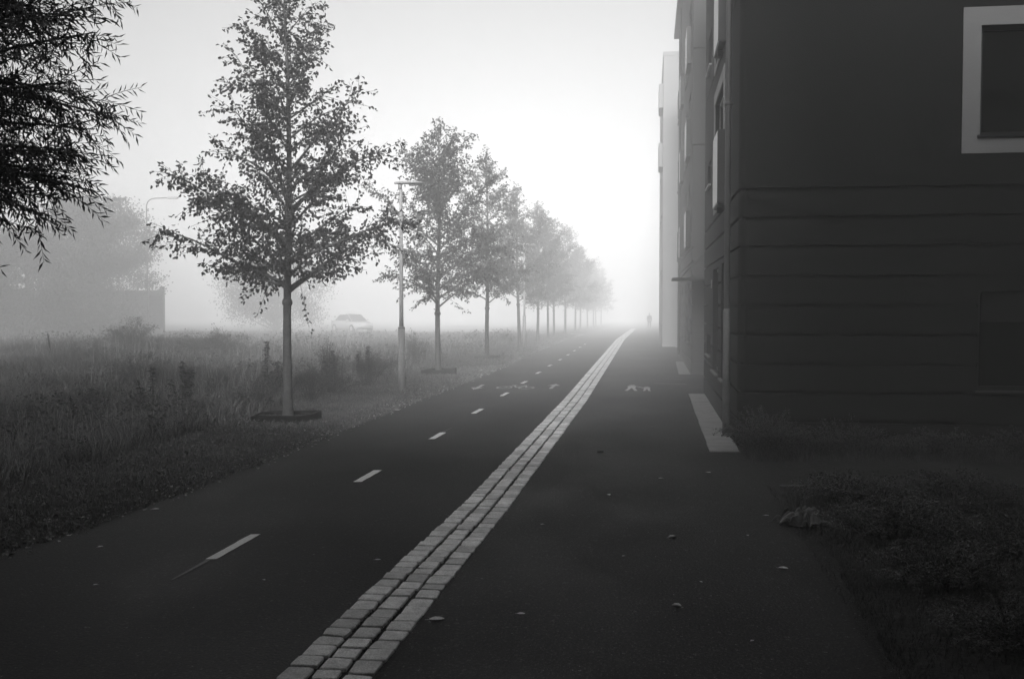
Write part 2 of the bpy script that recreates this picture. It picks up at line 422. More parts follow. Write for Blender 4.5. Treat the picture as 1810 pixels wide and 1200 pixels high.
def add_window(parent, axis, c, a0, a1, z0, z1, inward, nx=1, nz_=0, fr='framedark', sill=True, depth=.10, f=.055, sillm='pipe'):
    """axis 'x': wall plane x=c, a = y;   axis 'y': wall plane y=c, a = x. inward = +1/-1 direction into the wall"""
    def bx(b, u0, u1, d0, d1, z0, z1):
        e0, e1 = sorted((c + inward * d0, c + inward * d1))
        if axis == 'x': b.box(e0, e1, u0, u1, z0, z1)
        else: b.box(u0, u1, e0, e1, z0, z1)
    g = MB(); bx(g, a0 + f * .5, a1 - f * .5, depth + .02, depth + .03, z0 + f * .5, z1 - f * .5)
    w = g.obj('window', M['glass'], parent)
    b = MB()
    for (u0, u1, q0, q1) in ((a0, a0 + f, z0, z1), (a1 - f, a1, z0, z1), (a0 + f, a1 - f, z0, z0 + f), (a0 + f, a1 - f, z1 - f, z1)):
        bx(b, u0, u1, depth - .02, depth + .05, q0, q1)
    for i in range(1, nx):
        u = a0 + (a1 - a0) * i / nx; bx(b, u - f * .6, u + f * .6, depth - .015, depth + .04, z0 + f, z1 - f)
    for i in range(1, nz_ + 1):
        z = z0 + (z1 - z0) * i / (nz_ + 1); bx(b, a0 + f, a1 - f, depth - .012, depth + .038, z - .02, z + .02)
    b.obj('frame', M[fr], w)
    if sill:
        b = MB(); bx(b, a0 - .04, a1 + .04, -.055, depth - .021, z0 - .035, z0 - .003); b.obj('sill', M[sillm], w)
    return w

GR = [.37, .80, 1.22, 1.65, 2.08, 2.51, 2.95, 3.38, 3.80]
def groove_rows(top, extra=(), g=.05, d=.05, base=-.1):
    zb = [base]; dep = []
    for z in sorted(list(GR) + list(extra)):
        zb += [z - g / 2, z + g / 2]; dep += [0, d]
    zb.append(top); dep.append(0)
    return zb, dep

WX, CY = 1.32, 15.2
def arc(cx, cy, r, a0, a1, k=7):
    return [(cx + r * math.cos(math.radians(a0 + (a1 - a0) * i / k)), cy + r * math.sin(math.radians(a0 + (a1 - a0) * i / k))) for i in range(k + 1)]

b1 = thing('apartment_block', 'dark rendered apartment block with grooved ground floor and corner downpipe, nearest on the right', 'apartment building', (WX, CY, 0))
L1 = (-WX, -CY)
def toL(b, base):      # shift mesh coordinates to the thing's own origin
    for i, v in enumerate(b.v): b.v[i] = (v[0] - base[0], v[1] - base[1], v[2])
    return b
H1 = 13.6
# street side: from far end to near, then the rounded corner, then the gable facing us
zb, dep = groove_rows(H1, ())
b = MB()
r = .13
side = [(2.9, 24.4), (WX, 24.4), (WX, CY + r)]
side_open = []
def sY(y): return 1.58 + (24.4 - y)
W_side = [(19.55, 21.1, .75, 2.82), (17.95, 18.68, .75, 2.85), (21.85, 23.25, .98, 1.42)]
Wb = []
for k in range(3):
    dz = 2.84 * k
    Wb.append((18.35, 20.7, 4.02 + dz, 6.12 + dz))
    Wb.append((22.15, 23.3, 4.72 + dz - .25 * (k > 0), 5.25 + dz))
zb_s, dep_s = groove_rows(H1, (6.82, 9.66, 12.5))
wall(b, side, zb_s, dep_s, [(sY(y1), sY(y0), z0, z1) for (y0, y1, z0, z1) in W_side + Wb])
front = [(WX, CY + r)] + arc(WX + r, CY + r, r, 180, 270)[1:] + [(8.4, CY)]
s0 = (math.pi / 2) * r * .9975
def fX(x): return s0 + (x - WX - r)
Wf = [(4.70, 6.3, 4.53, 6.09), (4.72, 6.32, .86, 2.29)]
for k in (1, 2): Wf.append((4.70, 6.3, 4.53 + 2.84 * k, 6.09 + 2.84 * k))
zb_f, dep_f = groove_rows(H1)
wall(b, front, zb_f, dep_f, [(fX(x0), fX(x1), z0, z1) for (x0, x1, z0, z1) in Wf])
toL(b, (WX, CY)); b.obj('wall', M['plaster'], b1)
# added unseen block on the right, darkening the bed and near air
b = MB(); b.box(8.4, 20, -14, CY + 9, -.1, H1); b.box(WX + .6, 8.38, CY + .3, 24.3, H1 - .3, H1 - .01); toL(b, (WX, CY)); b.obj('shade_wing', M['plaster'], b1)
b = MB(); b.box(WX - .25, 20.2, CY - .3, 24.6, H1, H1 + .22, .03); toL(b, (WX, CY)); b.obj('roof', M['darkmetal'], b1)
def shift(o, base=(WX, CY)): o.location = (-base[0], -base[1], 0); return o
for i, (y0, y1, z0, z1) in enumerate(W_side): shift(add_window(b1, 'x', WX, y0, y1, z0, z1, 1, nx=2 if i == 0 else 1, sillm='slab'))
for i, (y0, y1, z0, z1) in enumerate(Wb): shift(add_window(b1, 'x', WX, y0, y1, z0, z1, 1, nx=2 if i % 2 == 0 else 1, fr='whitemetal' if i % 2 == 0 else 'framedark', sill=i % 2 == 1, sillm='galv'))
shift(add_window(b1, 'y', CY, *Wf[0], 1, nx=2, depth=.11, sillm='darkmetal'))
shift(add_window(b1, 'y', CY, *Wf[1], 1, nx=1, nz_=0, depth=.11, sillm='pipe'))
for w in Wf[2:]: shift(add_window(b1, 'y', CY, *w, 1, nx=2, depth=.11, sillm='darkmetal'))
b = MB(); b.box(4.78, 6.26, CY + .04, CY + .085, 1.84, 2.27); shift(b.obj('shutter_box', M['framedark'], b1))
def surround(b, axis, c, a0, a1, z0, z1, i0, i1, j0, j1, t=.018):
    for (u0, u1, q0, q1) in ((a0, i0, z0, z1), (i1, a1, z0, z1), (i0, i1, z0, j0), (i0, i1, j1, z1)):
        if axis == 'x': b.box(c - t, c + .01, u0, u1, q0, q1)
        else: b.box(u0, u1, c - t, c + .01, q0, q1)
for w in (Wf[0], Wf[2], Wf[3]):
    b = MB(); surround(b, 'y', CY, w[0] - .245, w[1] + .245, w[2] - .26, w[3] + .26, w[0], w[1], w[2], w[3]); shift(b.obj('window_surround', M['white'], b1))
for k in range(3):
    w = Wb[2 * k]
    b = MB(); surround(b, 'x', WX, w[0] - .22, w[1] + .25, w[2] - .10, w[3] + .24, w[0], w[1], w[2], w[3]); shift(b.obj('window_surround', M['white'], b1))
    zb0 = 3.90 + 2.84 * k
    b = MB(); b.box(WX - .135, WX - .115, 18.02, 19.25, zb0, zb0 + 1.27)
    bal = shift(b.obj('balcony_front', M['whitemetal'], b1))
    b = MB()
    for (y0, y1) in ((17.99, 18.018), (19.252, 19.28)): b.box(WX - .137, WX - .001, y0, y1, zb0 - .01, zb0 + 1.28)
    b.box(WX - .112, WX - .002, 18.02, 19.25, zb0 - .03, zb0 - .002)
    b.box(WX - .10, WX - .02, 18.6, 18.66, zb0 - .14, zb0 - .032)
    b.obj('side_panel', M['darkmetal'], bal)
# downpipe with a pale protective sleeve
b = MB(); b.tube([(WX - .085, 16.25, 2.0), (WX - .085, 16.25, 13.4)], [.045] * 2, 14, False)
for z in (5.28, 8.2, 11.0): b.tube([(WX - .085, 16.25, z - .03), (WX - .085, 16.25, z + .03)], [.056] * 2, 14)
for z in (5.28, 8.2, 11.0, 3.1): b.box(WX - .09, WX + .004, 16.235, 16.265, z - .01, z + .01)
pp = shift(b.obj('downpipe', M['pipe'], b1, True))
b = MB(); b.tube([(WX - .085, 16.25, .02), (WX - .085, 16.25, 1.97), (WX - .085, 16.25, 2.03)], [.058, .058, .049], 14); b.obj('pipe_sleeve', M['slab'], pp, True)
# small plaque and a vent by the street side windows
b = MB(); b.box(WX - .014, WX - .002, 21.42, 21.66, 2.44, 2.62, .003); shift(b.obj('wall_plaque', M['white'], b1))

# added overhead deck, unseen, shading the fog and ground near the camera
rb = thing('shade_deck', 'unseen concrete deck added over the viewpoint to shade the near fog and ground', 'shade_blocker', (-1, -4, 0))
b = MB(); b.box(-60, 9.3, -14, 8.0, 5.45, 6.05, .05); b.obj('deck', M['plaster'], rb)
for y_ in (-14, 7.85):
    b = MB(); b.box(-60, 9.3, y_, y_ + .15, 6.051, 6.5, .02); b.obj('parapet', M['plaster'], rb)
b = MB(); b.box(-60, 9.3, -13.9, -13.2, -.5, 5.44); b.obj('abutment', M['plaster'], rb)
for x_ in (-12, -30, -48):
    b = MB(); b.tube([(x_, -2, -.3), (x_, -2, 5.44)], [.45, .45], 20); b.obj('pier', M['plaster'], rb, True)

BACK_H, BACK_L = 25.0, 14.5  # heights of the added unseen slab set how far its shade reaches
bk = thing('shade_tower', 'tall dark apartment slab standing behind the road bridge at the viewer\'s back', 'apartment building', (-20, -20, 0))
SEG = [(24, -1, BACK_H), (-1, -6.5, BACK_L), (-6.5, -70, BACK_H + 1)]
b = MB()
for (xa, xb, hh) in SEG:
    zb, dep = groove_rows(hh, ())
    n_ = int((xa - xb) // 5); Wk = [(2 + 5 * i, 3.4 + 5 * i, 1.2 + 2.8 * k, 2.8 + 2.8 * k) for i in range(n_) for k in range(int((hh - 1.5) // 2.8))]
    wall(b, [(xa, -14.5), (xb, -14.5)], zb, dep, Wk)
toL(b, (-20, -20)); b.obj('wall', M['plaster'], bk)
b = MB()
for i, (xa, xb, hh) in enumerate(SEG): b.box(xb + .01, xa - .01, -26, -14.8, -.1, hh - .02)
toL(b, (-20, -20)); b.obj('core', M['framedark'], bk)
b = MB()
for i, (xa, xb, hh) in enumerate(SEG): b.box(xb + .01, xa - .01, -26.3, -14.2, hh, hh + .2)
toL(b, (-20, -20)); b.obj('roof', M['darkmetal'], bk)

# second block beyond the passage
b2 = thing('apartment_block', 'mist-veiled apartment block behind the dark one, with canopy at its near corner', 'apartment building', (1.27, 30.2, 0))
H2 = 13.9
zb, dep = groove_rows(H2, (6.82, 9.66))
b = MB()
side = [(3.5, 45.2), (1.27, 45.2), (1.27, 30.2), (9, 30.2)]
def sY2(y): return 2.23 + (45.2 - y)
W2 = []
for k in range(4):
    z0 = .9 if k == 0 else 1.18 + 2.84 * k
    for (y0, y1) in ((31.8, 33.4), (34.9, 36.1), (38.2, 39.4), (41.2, 42.8)):
        W2.append((y0, y1, z0, z0 + 1.9))
wall(b, side, zb, dep, [(sY2(y1), sY2(y0), z0, z1) for (y0, y1, z0, z1) in W2])
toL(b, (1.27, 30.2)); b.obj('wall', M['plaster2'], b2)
b = MB(); b.box(1.05, 9.2, 30.0, 45.4, H2, H2 + .2); toL(b, (1.27, 30.2)); b.obj('roof', M['darkmetal'], b2)
for i, (y0, y1, z0, z1) in enumerate(W2):
    shift(add_window(b2, 'x', 1.27, y0, y1, z0, z1, 1, nx=2, fr='whitemetal'), (1.27, 30.2))
    if i >= 4 and i % 4 != 1:
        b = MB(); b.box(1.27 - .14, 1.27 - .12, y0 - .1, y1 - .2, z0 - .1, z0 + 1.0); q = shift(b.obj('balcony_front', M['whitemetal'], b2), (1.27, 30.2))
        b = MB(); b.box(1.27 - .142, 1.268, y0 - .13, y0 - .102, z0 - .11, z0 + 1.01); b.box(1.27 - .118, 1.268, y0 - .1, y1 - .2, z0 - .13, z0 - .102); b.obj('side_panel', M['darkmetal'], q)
b = MB(); b.tube([(1.19, 40.4, .1), (1.19, 40.4, 13.8)], [.05] * 2, 10, False); shift(b.obj('downpipe', M['darkmetal'], b2), (1.27, 30.2))
# flat canopy over the passage door
b = MB(); b.box(.66, 2.6, 28.6, 30.19, 2.79, 2.86, .01)
cnp = shift(b.obj('canopy', M['darkmetal'], b2), (1.27, 30.2))
b = MB(); b.tube([(.9, 28.8, 2.86), (1.6, 30.19, 3.6)], [.015] * 2, 6); b.tube([(2.3, 28.8, 2.86), (2.4, 30.19, 3.6)], [.015] * 2, 6); b.obj('tie_rod', M['darkmetal'], cnp)
# passage back wall (link between the two blocks)
b = MB(); b.box(3.2, 3.5, 24.42, 30.18, -.05, 8.5); toL(b, (1.27, 30.2)); b.obj('link_wall', M['plaster2'], b2)
b = MB(); b.box(3.14, 3.198, 26.5, 27.6, 0, 2.15, .01); toL(b, (1.27, 30.2)); b.obj('door', M['framedark'], b2)

b3 = thing('apartment_block', 'farthest pale apartment block, a ghostly edge in the mist', 'apartment building', (.66, 50, 0))
b = MB(); H3 = 14.3
side = [(3, 66), (.66, 66), (.66, 50), (9, 50)]
W3 = [(y, y + 1.5, 1.0 + 2.84 * k, 2.9 + 2.84 * k) for k in range(5) for y in (52, 56, 60)]
W3 = [w for w in W3 if w[3] < H3 - .2]
def sY3(y): return 2.34 + (66 - y)
zb, dep = groove_rows(H3, (), .03, .02, -.5)
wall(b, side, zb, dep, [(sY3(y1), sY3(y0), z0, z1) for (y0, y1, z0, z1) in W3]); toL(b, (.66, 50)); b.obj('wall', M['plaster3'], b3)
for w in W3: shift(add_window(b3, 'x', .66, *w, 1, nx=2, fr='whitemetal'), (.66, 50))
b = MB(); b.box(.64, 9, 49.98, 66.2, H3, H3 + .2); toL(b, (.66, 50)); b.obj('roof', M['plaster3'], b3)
for z0 in (11.8, 8.9):
    b = MB(); b.box(.44, .655, 50.2, 52.4, z0, z0 + 1.2, .02); toL(b, (.66, 50)); b.obj('balcony_front', M['plaster3'], b3)
# ------------------------------------------------------------------ foliage
def basis(D):
    D = D / np.linalg.norm(D, axis=1, keepdims=True)
    r = rng.normal(size=D.shape); A = np.cross(D, r); A /= np.linalg.norm(A, axis=1, keepdims=True) + 1e-9
    return D, A, np.cross(D, A)

def leaf_mesh(name, P, D, L, Wd, fold=.25, shape='ovate'):
    """leaves rooted at P, pointing along D, length L, width Wd; folded along the midrib"""
    n = len(P); D, A, N = basis(D); L = L[:, None]; Wd = Wd[:, None]
    m1 = .38 if shape == 'ovate' else .45
    droop = N * 0
    v0 = P; v1 = P + D * L * m1 + A * Wd * .5 + N * Wd * fold; v2 = P + D * L + N * -L * .12
    v3 = P + D * L * m1 - A * Wd * .5 + N * Wd * fold
    if shape == 'ovate':
        v1b = P + D * L * .72 + A * Wd * .34 + N * Wd * fold * .6; v3b = P + D * L * .72 - A * Wd * .34 + N * Wd * fold * .6
        V = np.stack([v0, v1, v1b, v2, v3b, v3], 1).reshape(-1, 3)
        i = np.arange(n)[:, None] * 6
        F = np.concatenate([i + [0, 1, 2, 3], i + [0, 3, 4, 5]])
        return V, F
    V = np.stack([v0, v1, v2, v3], 1).reshape(-1, 3); i = np.arange(n)[:, None] * 4
    return V, np.concatenate([i + [0, 1, 2], i + [0, 2, 3]])

def build_tree(seed, height, rad, zlow, nlimb=30, leaves=9000, leafL=.085, profile=None, lean=(0, 0), extra=()):
    """returns (trunk mesh, crown mesh) of a young street tree"""
    R = random.Random(seed); b = MB(); shoots = []
    n = 14; tp = []
    for i in range(n):
        t = i / (n - 1); z = height * .96 * t
        tp.append(Vector((lean[0] * t + .05 * math.sin(t * 5 + seed) * min(1, t * 2), lean[1] * t + .04 * math.cos(t * 4 + seed) * t, z)))
    r0 = .085
    def tr(t): return r0 * (1 - t) ** .8 * .92 + .007 + (.03 * math.exp(-t * 60))
    fine = []; rr = []
    for i in range(60):
        t = i / 59; k = t * (n - 1); a = min(int(k), n - 2)
        fine.append(tp[a].lerp(tp[a + 1], k - a)); rr.append(tr(t) * (1 + .05 * math.sin(i * 2.3 + seed)))
    b.tube([Vector((fine[0].x, fine[0].y, -.1))] + fine, [rr[0] * 1.1] + rr, 12)
    def tz(z): 
        t = max(0, min(1, z / (height * .96))); k = t * (n - 1); a = min(int(k), n - 2); return tp[a].lerp(tp[a + 1], k - a)
    # pruning collar
    zc = zlow - .12; p = tz(zc); rc = tr(zc / height)
    b.tube([p - Vector((0, 0, .07)), p - Vector((0, 0, .02)), p + Vector((0, 0, .03)), p + Vector((0, 0, .08))], [rc * .9, rc * 1.35, rc * 1.3, rc * .9], 12)
    prof = profile or (lambda t: min(1, t / .13 + .35) * (1 - t) ** .62 if t < 1 else 0)
    for i in range(nlimb):
        t = (i + R.random() * .6) / nlimb; z = zlow + (height - zlow) * .93 * t ** 1.05
        az = i * 2.399 + R.uniform(-.5, .5); el = math.radians(R.uniform(18, 42) + 22 * t)
        Lr = rad * prof(min(.98, t + .04)) * R.uniform(.72, 1.18)
        shoots.append((z, az, el, Lr))
    for e in extra: shoots.append(e)
    LP, LD = [], []
    for (z, az, el, Lr) in shoots:
        p0 = tz(z); Ln = Lr / max(.35, math.cos(el)) ; k = 9; pts = []
        d = Vector((math.cos(az) * math.cos(el), math.sin(az) * math.cos(el), math.sin(el))); p = p0.copy()
        pts.append(p.copy())
        for j in range(1, k):
            s = j / (k - 1)
            d = (d + Vector((R.uniform(-.12, .12), R.uniform(-.12, .12), -.10 * (s ** 1.5) * (1 if Lr > .8 else 0) + R.uniform(-.05, .07)))).normalized()
            p = p + d * (Ln / (k - 1)); pts.append(p.copy())
        rb = .008 + .014 * min(2.2, Lr)
        b.tube(pts, [rb * (1 - .85 * j / (k - 1)) for j in range(k)], 6, False)
        # side twigs with leaves
        nt = max(6, int(Ln * 19))
        for q in range(nt):
            s = .16 + .84 * (q + R.random()) / nt; kk = s * (k - 1); a = min(int(kk), k - 2)
            c = pts[a].lerp(pts[a + 1], kk - a); dd = (pts[a + 1] - pts[a]).normalized()
            sd_ = Vector((R.gauss(0, 1), R.gauss(0, 1), R.gauss(0, .8))); sd_ = (dd * .8 + sd_.normalized() * .9).normalized()
            tl = R.uniform(.2, .62) * (1.2 - .55 * s) * min(1.25, .55 + Lr * .5)
            e = c + sd_ * tl + Vector((0, 0, -.12 * tl))
            b.tube([c, (c + e) / 2 + Vector((0, 0, .03 * tl)), e], [.005, .0035, .002], 4, False)
            m_ = int(max(5, tl * 34))
            for w in range(m_):
                u = .12 + .9 * (w + R.random()) / m_; LP.append(c.lerp(e, min(u, 1.03)) + Vector((R.gauss(0, .02), R.gauss(0, .02), R.gauss(0, .02))))
                LD.append(sd_ * .5 + Vector((R.gauss(0, .75), R.gauss(0, .75), R.gauss(-.55, .5))))
    # leader top
    for q in range(int(height * 22)):
        z = zlow + (height * .99 - zlow) * (q / (height * 22)) ** .7
        c = tz(z); LP.append(c + Vector((R.gauss(0, .09), R.gauss(0, .09), R.gauss(0, .05)))); LD.append(Vector((R.gauss(0, 1), R.gauss(0, 1), R.gauss(.1, .6))))
    LP = np.array([tuple(q) for q in LP]); LD = np.array([tuple(q) for q in LD])
    if len(LP) > leaves: sel = rng.permutation(len(LP))[:leaves]; LP, LD = LP[sel], LD[sel]
    n_ = len(LP)
    pet = LD / np.linalg.norm(LD, axis=1, keepdims=True) * .02
    V, F = leaf_mesh('crown', LP + pet, LD, leafL * rng.uniform(.6, 1.2, n_), leafL * rng.uniform(.45, .72, n_))
    return b.mesh('trunk', True), mesh_np('crown', V, F), n_

def leafy_fill(me_c): return me_c

trees = []; TR = random.Random(77)
def add_tree(meshes, label, loc, rz=0, sc=1.0, group='young trees in a row along the cycle path'):
    t = thing('street_tree', label, 'tree', loc, rz, group); t.scale = (sc, sc, sc * TR.uniform(.93, 1.05))
    if loc[1] > 40: t.rotation_euler = (math.radians(TR.uniform(-2, 2)), math.radians(TR.uniform(-2, 2)), rz)
    link(meshes[0], 'trunk', M['bark'], t); link(meshes[1], 'crown', M['leaf'], t); return t
# (z, azimuth, elevation, reach): the long low limbs that give the first tree its outline
ex1 = [(2.35, math.radians(192), math.radians(24), 2.25), (2.25, math.radians(8), math.radians(34), 2.0), (2.3, math.radians(205), math.radians(16), 1.35),
       (3.0, math.radians(175), math.radians(38), 2.2), (2.7, math.radians(-10), math.radians(18), 2.2), (2.5, math.radians(160), math.radians(25), 1.9), (3.6, math.radians(0), math.radians(35), 1.7)]
tA = build_tree(11, 7.85, 1.85, 2.15, 50, 14000, .083, extra=ex1)
tB = build_tree(23, 7.9, 2.1, 1.95, 46, 15000, .088, profile=lambda t: min(1, t / .1 + .5) * (1 - t ** 1.7) ** .7)
tC = build_tree(37, 8.5, 1.85, 2.1, 38, 9500, .092)
tD = build_tree(41, 7.6, 1.95, 2.1, 34, 8500, .10)
print('leaves', tA[2], tB[2], tC[2], tD[2])
add_tree(tA, 'nearest young street tree in leaf, rising past the top edge, black ring at its foot', (-6.4, 17.09, .05))
add_tree(tB, 'second young tree of the row, rounded top, just right of the near lamp post', (-6.19, 28.96, .05))
add_tree(tC, 'third young tree of the row, taller thin top fading in mist', (-6.07, 37.21, .05), .5)
add_tree(tD, 'fourth young tree of the row, just left of the far lamp post', (-6.02, 46.4, .05), 1.2)
far_lab = 'hazy tree far down the row, past the second lamp post'
fp = [(54.8, tB, 2, 1.0), (59.6, tD, 3.2, .9), (65.5, tC, 4, .92), (73, tD, .3, 1.05), (82, tB, 5, .95), (91, tD, 1.9, 1.0), (100, tC, 2.4, .9), (109, tD, 4.4, 1.0), (118, tB, 3.3, .95), (128, tD, 0.8, 1.0)]
for i, (y, me_, rz, sc) in enumerate(fp):
    lab = far_lab if i > 1 else ('fifth tree of the row, grey in the mist just right of the far lamp post' if i == 0 else 'sixth tree of the row, pale trunk right behind the fifth')
    add_tree(me_, lab, (-6.1 + .12 * math.sin(i * 2.1), y, gz(y) + .03), rz, sc, 'young trees in a row along the cycle path' if i < 2 else 'hazy far trees of the row')

# black edging rings at the feet of the first trees
def tree_ring(loc, rx, ry, h, label, seed, bow=1):
    t = thing('tree_ring', label, 'tree edging', loc, 0.05, 'edging rings at tree feet'); R = random.Random(seed)
    b = MB(); k = 40; th = .045; rows_o = []
    prof = [(0, -.05), (0, h), (-.008, h + .008), (-th + .008, h + .008), (-th, h), (-th, -.05)]
    for j in range(k):
        a = 2 * math.pi * j / k
        ca, sa = math.cos(a), math.sin(a); q = (abs(ca) ** 3 + abs(sa) ** 3) ** (-1 / 3)
        wob = 1 + .015 * math.sin(a * 5 + seed)
        tilt = .03 * ca + .012 * math.sin(3 * a + seed)
        rows_o.append([((rx * q * wob + o) * ca, (ry * q * wob + o) * sa, z + (tilt if z > 0 else 0)) for o, z in prof])
    rows_o.append(rows_o[0]); b.grid(rows_o); b.obj('edging_board', M['rim_black'], t)
    b = MB(); rows = [[(rx * s * q_ * math.cos(a) * .93, ry * s * q_ * math.sin(a) * .93, .035 + .015 * math.sin(a * 4 + s * 9)) for a, q_ in
        [(2 * math.pi * j / 24, (abs(math.cos(2 * math.pi * j / 24)) ** 3 + abs(math.sin(2 * math.pi * j / 24)) ** 3) ** (-1 / 3)) for j in range(24)]] for s in (1, .7, .4, .1)]
    b.grid(rows, True); b.obj('soil_fill', M['bed'], t)
tree_ring((-6.42, 17.05, .06), .60, .50, .09, 'low black edging ring round the foot of the nearest tree', 1)
tree_ring((-6.16, 28.9, .06), .52, .42, .12, 'low dark edging ring round the foot of the second tree', 2)
tree_ring((-6.05, 37.2, .06), .50, .42, .07, 'thin dark edging ring round the foot of the third tree', 3)

# willow overhanging from the left
def willow():
    t = thing('willow_tree', 'dark willow with narrow drooping leaves, overhanging the top left corner', 'tree', (-6.3, 6.7, .0))
    R = random.Random(9); b = MB(); cz = 4.5
    b.tube([(0, 0, -.1), (.02, .03, 1.0), (.05, -.05, 2.0), (.1, .05, 3.0), (.15, .1, 4.0), (.1, .1, 4.7), (.05, .15, 5.3)], [.24, .19, .17, .15, .11, .07, .03], 12)
    LP, LD = [], []
    for i in range(140):
        az = R.random() * 6.283; z0 = 2.7 + 2.3 * R.random(); el = math.radians(R.uniform(0, 24))
        p = Vector((.1, .05, z0)); d = Vector((math.cos(az) * math.cos(el), math.sin(az) * math.cos(el), math.sin(el)))
        reach = (1.15 + 1.0 * min(1, max(0, (z0 - 2.5) / 1.0))) * R.uniform(.75, 1.05)
        pts = [p.copy()]; k = 9
        for j in range(1, k):
            d = (d + Vector((R.uniform(-.1, .1), R.uniform(-.1, .1), R.uniform(-.09, .02)))).normalized(); p = p + d * reach / (k - 1)
            p.z = min(p.z, 5.25); pts.append(p.copy())
        b.tube(pts, [.030 * (1 - .85 * j / (k - 1)) for j in range(k)], 6, False)
        nq = int(15 * reach)
        for q in range(nq):
            s = .2 + .8 * (q + R.random()) / nq; kk = s * (k - 1); a = min(int(kk), k - 2)
            c = pts[a].lerp(pts[a + 1], kk - a); dd = (pts[a + 1] - pts[a]).normalized()
            sdv = (dd * .8 + Vector((R.gauss(0, .6), R.gauss(0, .6), R.gauss(.0, .5)))).normalized()
            tl = R.uniform(.22, .52); sp = [c.copy()]; e = c.copy(); v = sdv.copy()
            for w in range(5):
                v = (v + Vector((0, 0, -.07))).normalized(); e = e + v * tl / 5; e.z = min(e.z, 5.3); sp.append(e.copy())
            b.tube(sp, [.004, .0035, .003, .0025, .002, .0012], 4, False)
            m_ = int(tl * 42); az_ = R.random() * 6
            for w in range(m_):
                u = .05 + .95 * (w + .5) / m_; ku = u * 5; a2 = min(int(ku), 4)
                c2 = sp[a2].lerp(sp[a2 + 1], ku - a2); v2 = (sp[a2 + 1] - sp[a2]).normalized()
                sgn = 1 if w % 2 else -1; lat = v2.cross(Vector((math.sin(az_), math.cos(az_), .6))).normalized() * sgn
                LP.append(c2); LD.append(v2 * .7 + lat * .7 + Vector((R.gauss(0, .25), R.gauss(0, .25), -.25 + R.gauss(0, .25))))
    b.obj('trunk', M['bark'], t, True)
    LP = np.array([tuple(q) for q in LP]); LD = np.array([tuple(q) for q in LD]); n_ = len(LP); print('willow', n_)
    V, F = leaf_mesh('crown', LP, LD, rng.uniform(.06, .105, n_), rng.uniform(.013, .02, n_), .15, 'narrow')
    link(mesh_np('crown', V, F), 'crown', M['willow'], t)
willow()

# big indistinct trees across the field
def big_tree(seed, loc, h, w, label, leaves=9000, dens=1.0, zlow=.15):
    t = thing('field_tree', label, 'tree', loc); R = random.Random(seed); b = MB()
    b.tube([(0, 0, -.2), (.1, 0, h * .3), (0, .1, h * .6), (.1, 0, h * .9)], [.28, .22, .14, .03], 10)
    cl = []
    for i in range(46):
        a = R.random() * 6.283; zz = zlow + (1 - zlow) * R.random(); rr = w * math.sqrt(max(.05, 1 - ((zz - .45) / .6) ** 2)) * math.sqrt(R.random())
        c = Vector((rr * math.cos(a), rr * math.sin(a), h * zz * .95)); cl.append(c)
        b.tube([(0, 0, max(.3, c.z - w * .45)), ((c.x) * .5, c.y * .5, c.z - .25 * w), c], [.09, .05, .015], 6, False)
    b.obj('trunk', M['bark'], t, True)
    ci = rng.integers(0, len(cl), leaves); C_ = np.array([tuple(c) for c in cl])[ci]
    P = C_ + rng.normal(size=(leaves, 3)) * np.array([.24, .24, .17]) * w * .75
    P[:, 2] = np.clip(P[:, 2], .1, h)
    V, F = leaf_mesh('crown', P, rng.normal(size=(leaves, 3)) + [0, 0, -.3], rng.uniform(.10, .19, leaves), rng.uniform(.08, .13, leaves))
    link(mesh_np('crown', V, F), 'crown', M['leaf'], t)
big_tree(1, (-36.2, 61.5, -.2), 9.4, 3.6, 'large misty tree across the field, tallest of the far group', 45000)
big_tree(2, (-41.5, 62, -.2), 7.4, 4.0, 'broad misty tree at the left edge of the field', 36000)
big_tree(3, (-31.0, 80, -.4), 7.0, 4.0, 'faint dark bushy tree behind the nearest street tree', 22000)

# ------------------------------------------------------------------ grass and weeds
def blades(P, H, Wd, lean, seg=2):
    n = len(P); az = rng.uniform(0, 2 * np.pi, n); fa = rng.uniform(0, 2 * np.pi, n)
    side = np.stack([np.cos(fa), np.sin(fa), np.zeros(n)], 1); ln = np.stack([np.cos(az), np.sin(az), np.zeros(n)], 1)
    H = H[:, None]; Wd = Wd[:, None]; lean = lean[:, None]; up = np.array([0, 0, 1.0])
    a0 = P - side * Wd * .5; a1 = P + side * Wd * .5
    m = P + up * H * .55 + ln * H * lean * .3; t = P + up * H * (1 - .25 * lean) + ln * H * lean
    b0 = m - side * Wd * .38; b1 = m + side * Wd * .38
    V = np.stack([a0, a1, b1, b0, t], 1).reshape(-1, 3); i = np.arange(n)[:, None] * 5
    return V, [i + [0, 1, 2, 3], i + [3, 2, 4]]

def scatter(n, x0, x1, y0, y1, power=1.0):
    """points whose density falls with distance from the camera"""
    t = rng.random(n); y = y0 * (y1 / y0) ** (t ** power); x = rng.uniform(x0, x1, n); return x, y
# mown verge
n = 210000
x, y = scatter(n, -7.9, -4.8, 6.0, 75, 1.0)
edge = LX(PL, y) + .03 * np.sin(y * 3.1) + .05 * nz(x, y, 9) + .02
k = x < edge + .03
x, y = x[k], y[k]; patch = nz(x, y, 1.4, 3); cl = nz(x, y, 6, 1)
kk = rng.random(len(x)) < (.62 + .3 * patch + .2 * cl); x, y = x[kk], y[kk]
z = ground_h(x, y); sc = np.maximum(1, y / 16)
V, F = blades(np.stack([x, y, z - .01], 1), rng.uniform(.025, .085, len(x)) * (1 + .35 * nz(x, y, 1.1, 4)) * np.clip(1.2 - .0 * y, .8, 1.2),
              rng.uniform(.004, .008, len(x)) * sc, rng.uniform(.2, 1.1, len(x)))
tag(link(mesh_np('verge_grass', V, F), 'verge_grass', M['grass']), kind='stuff', label='short mown grass of the verge beside the cycle path', cat='grass')
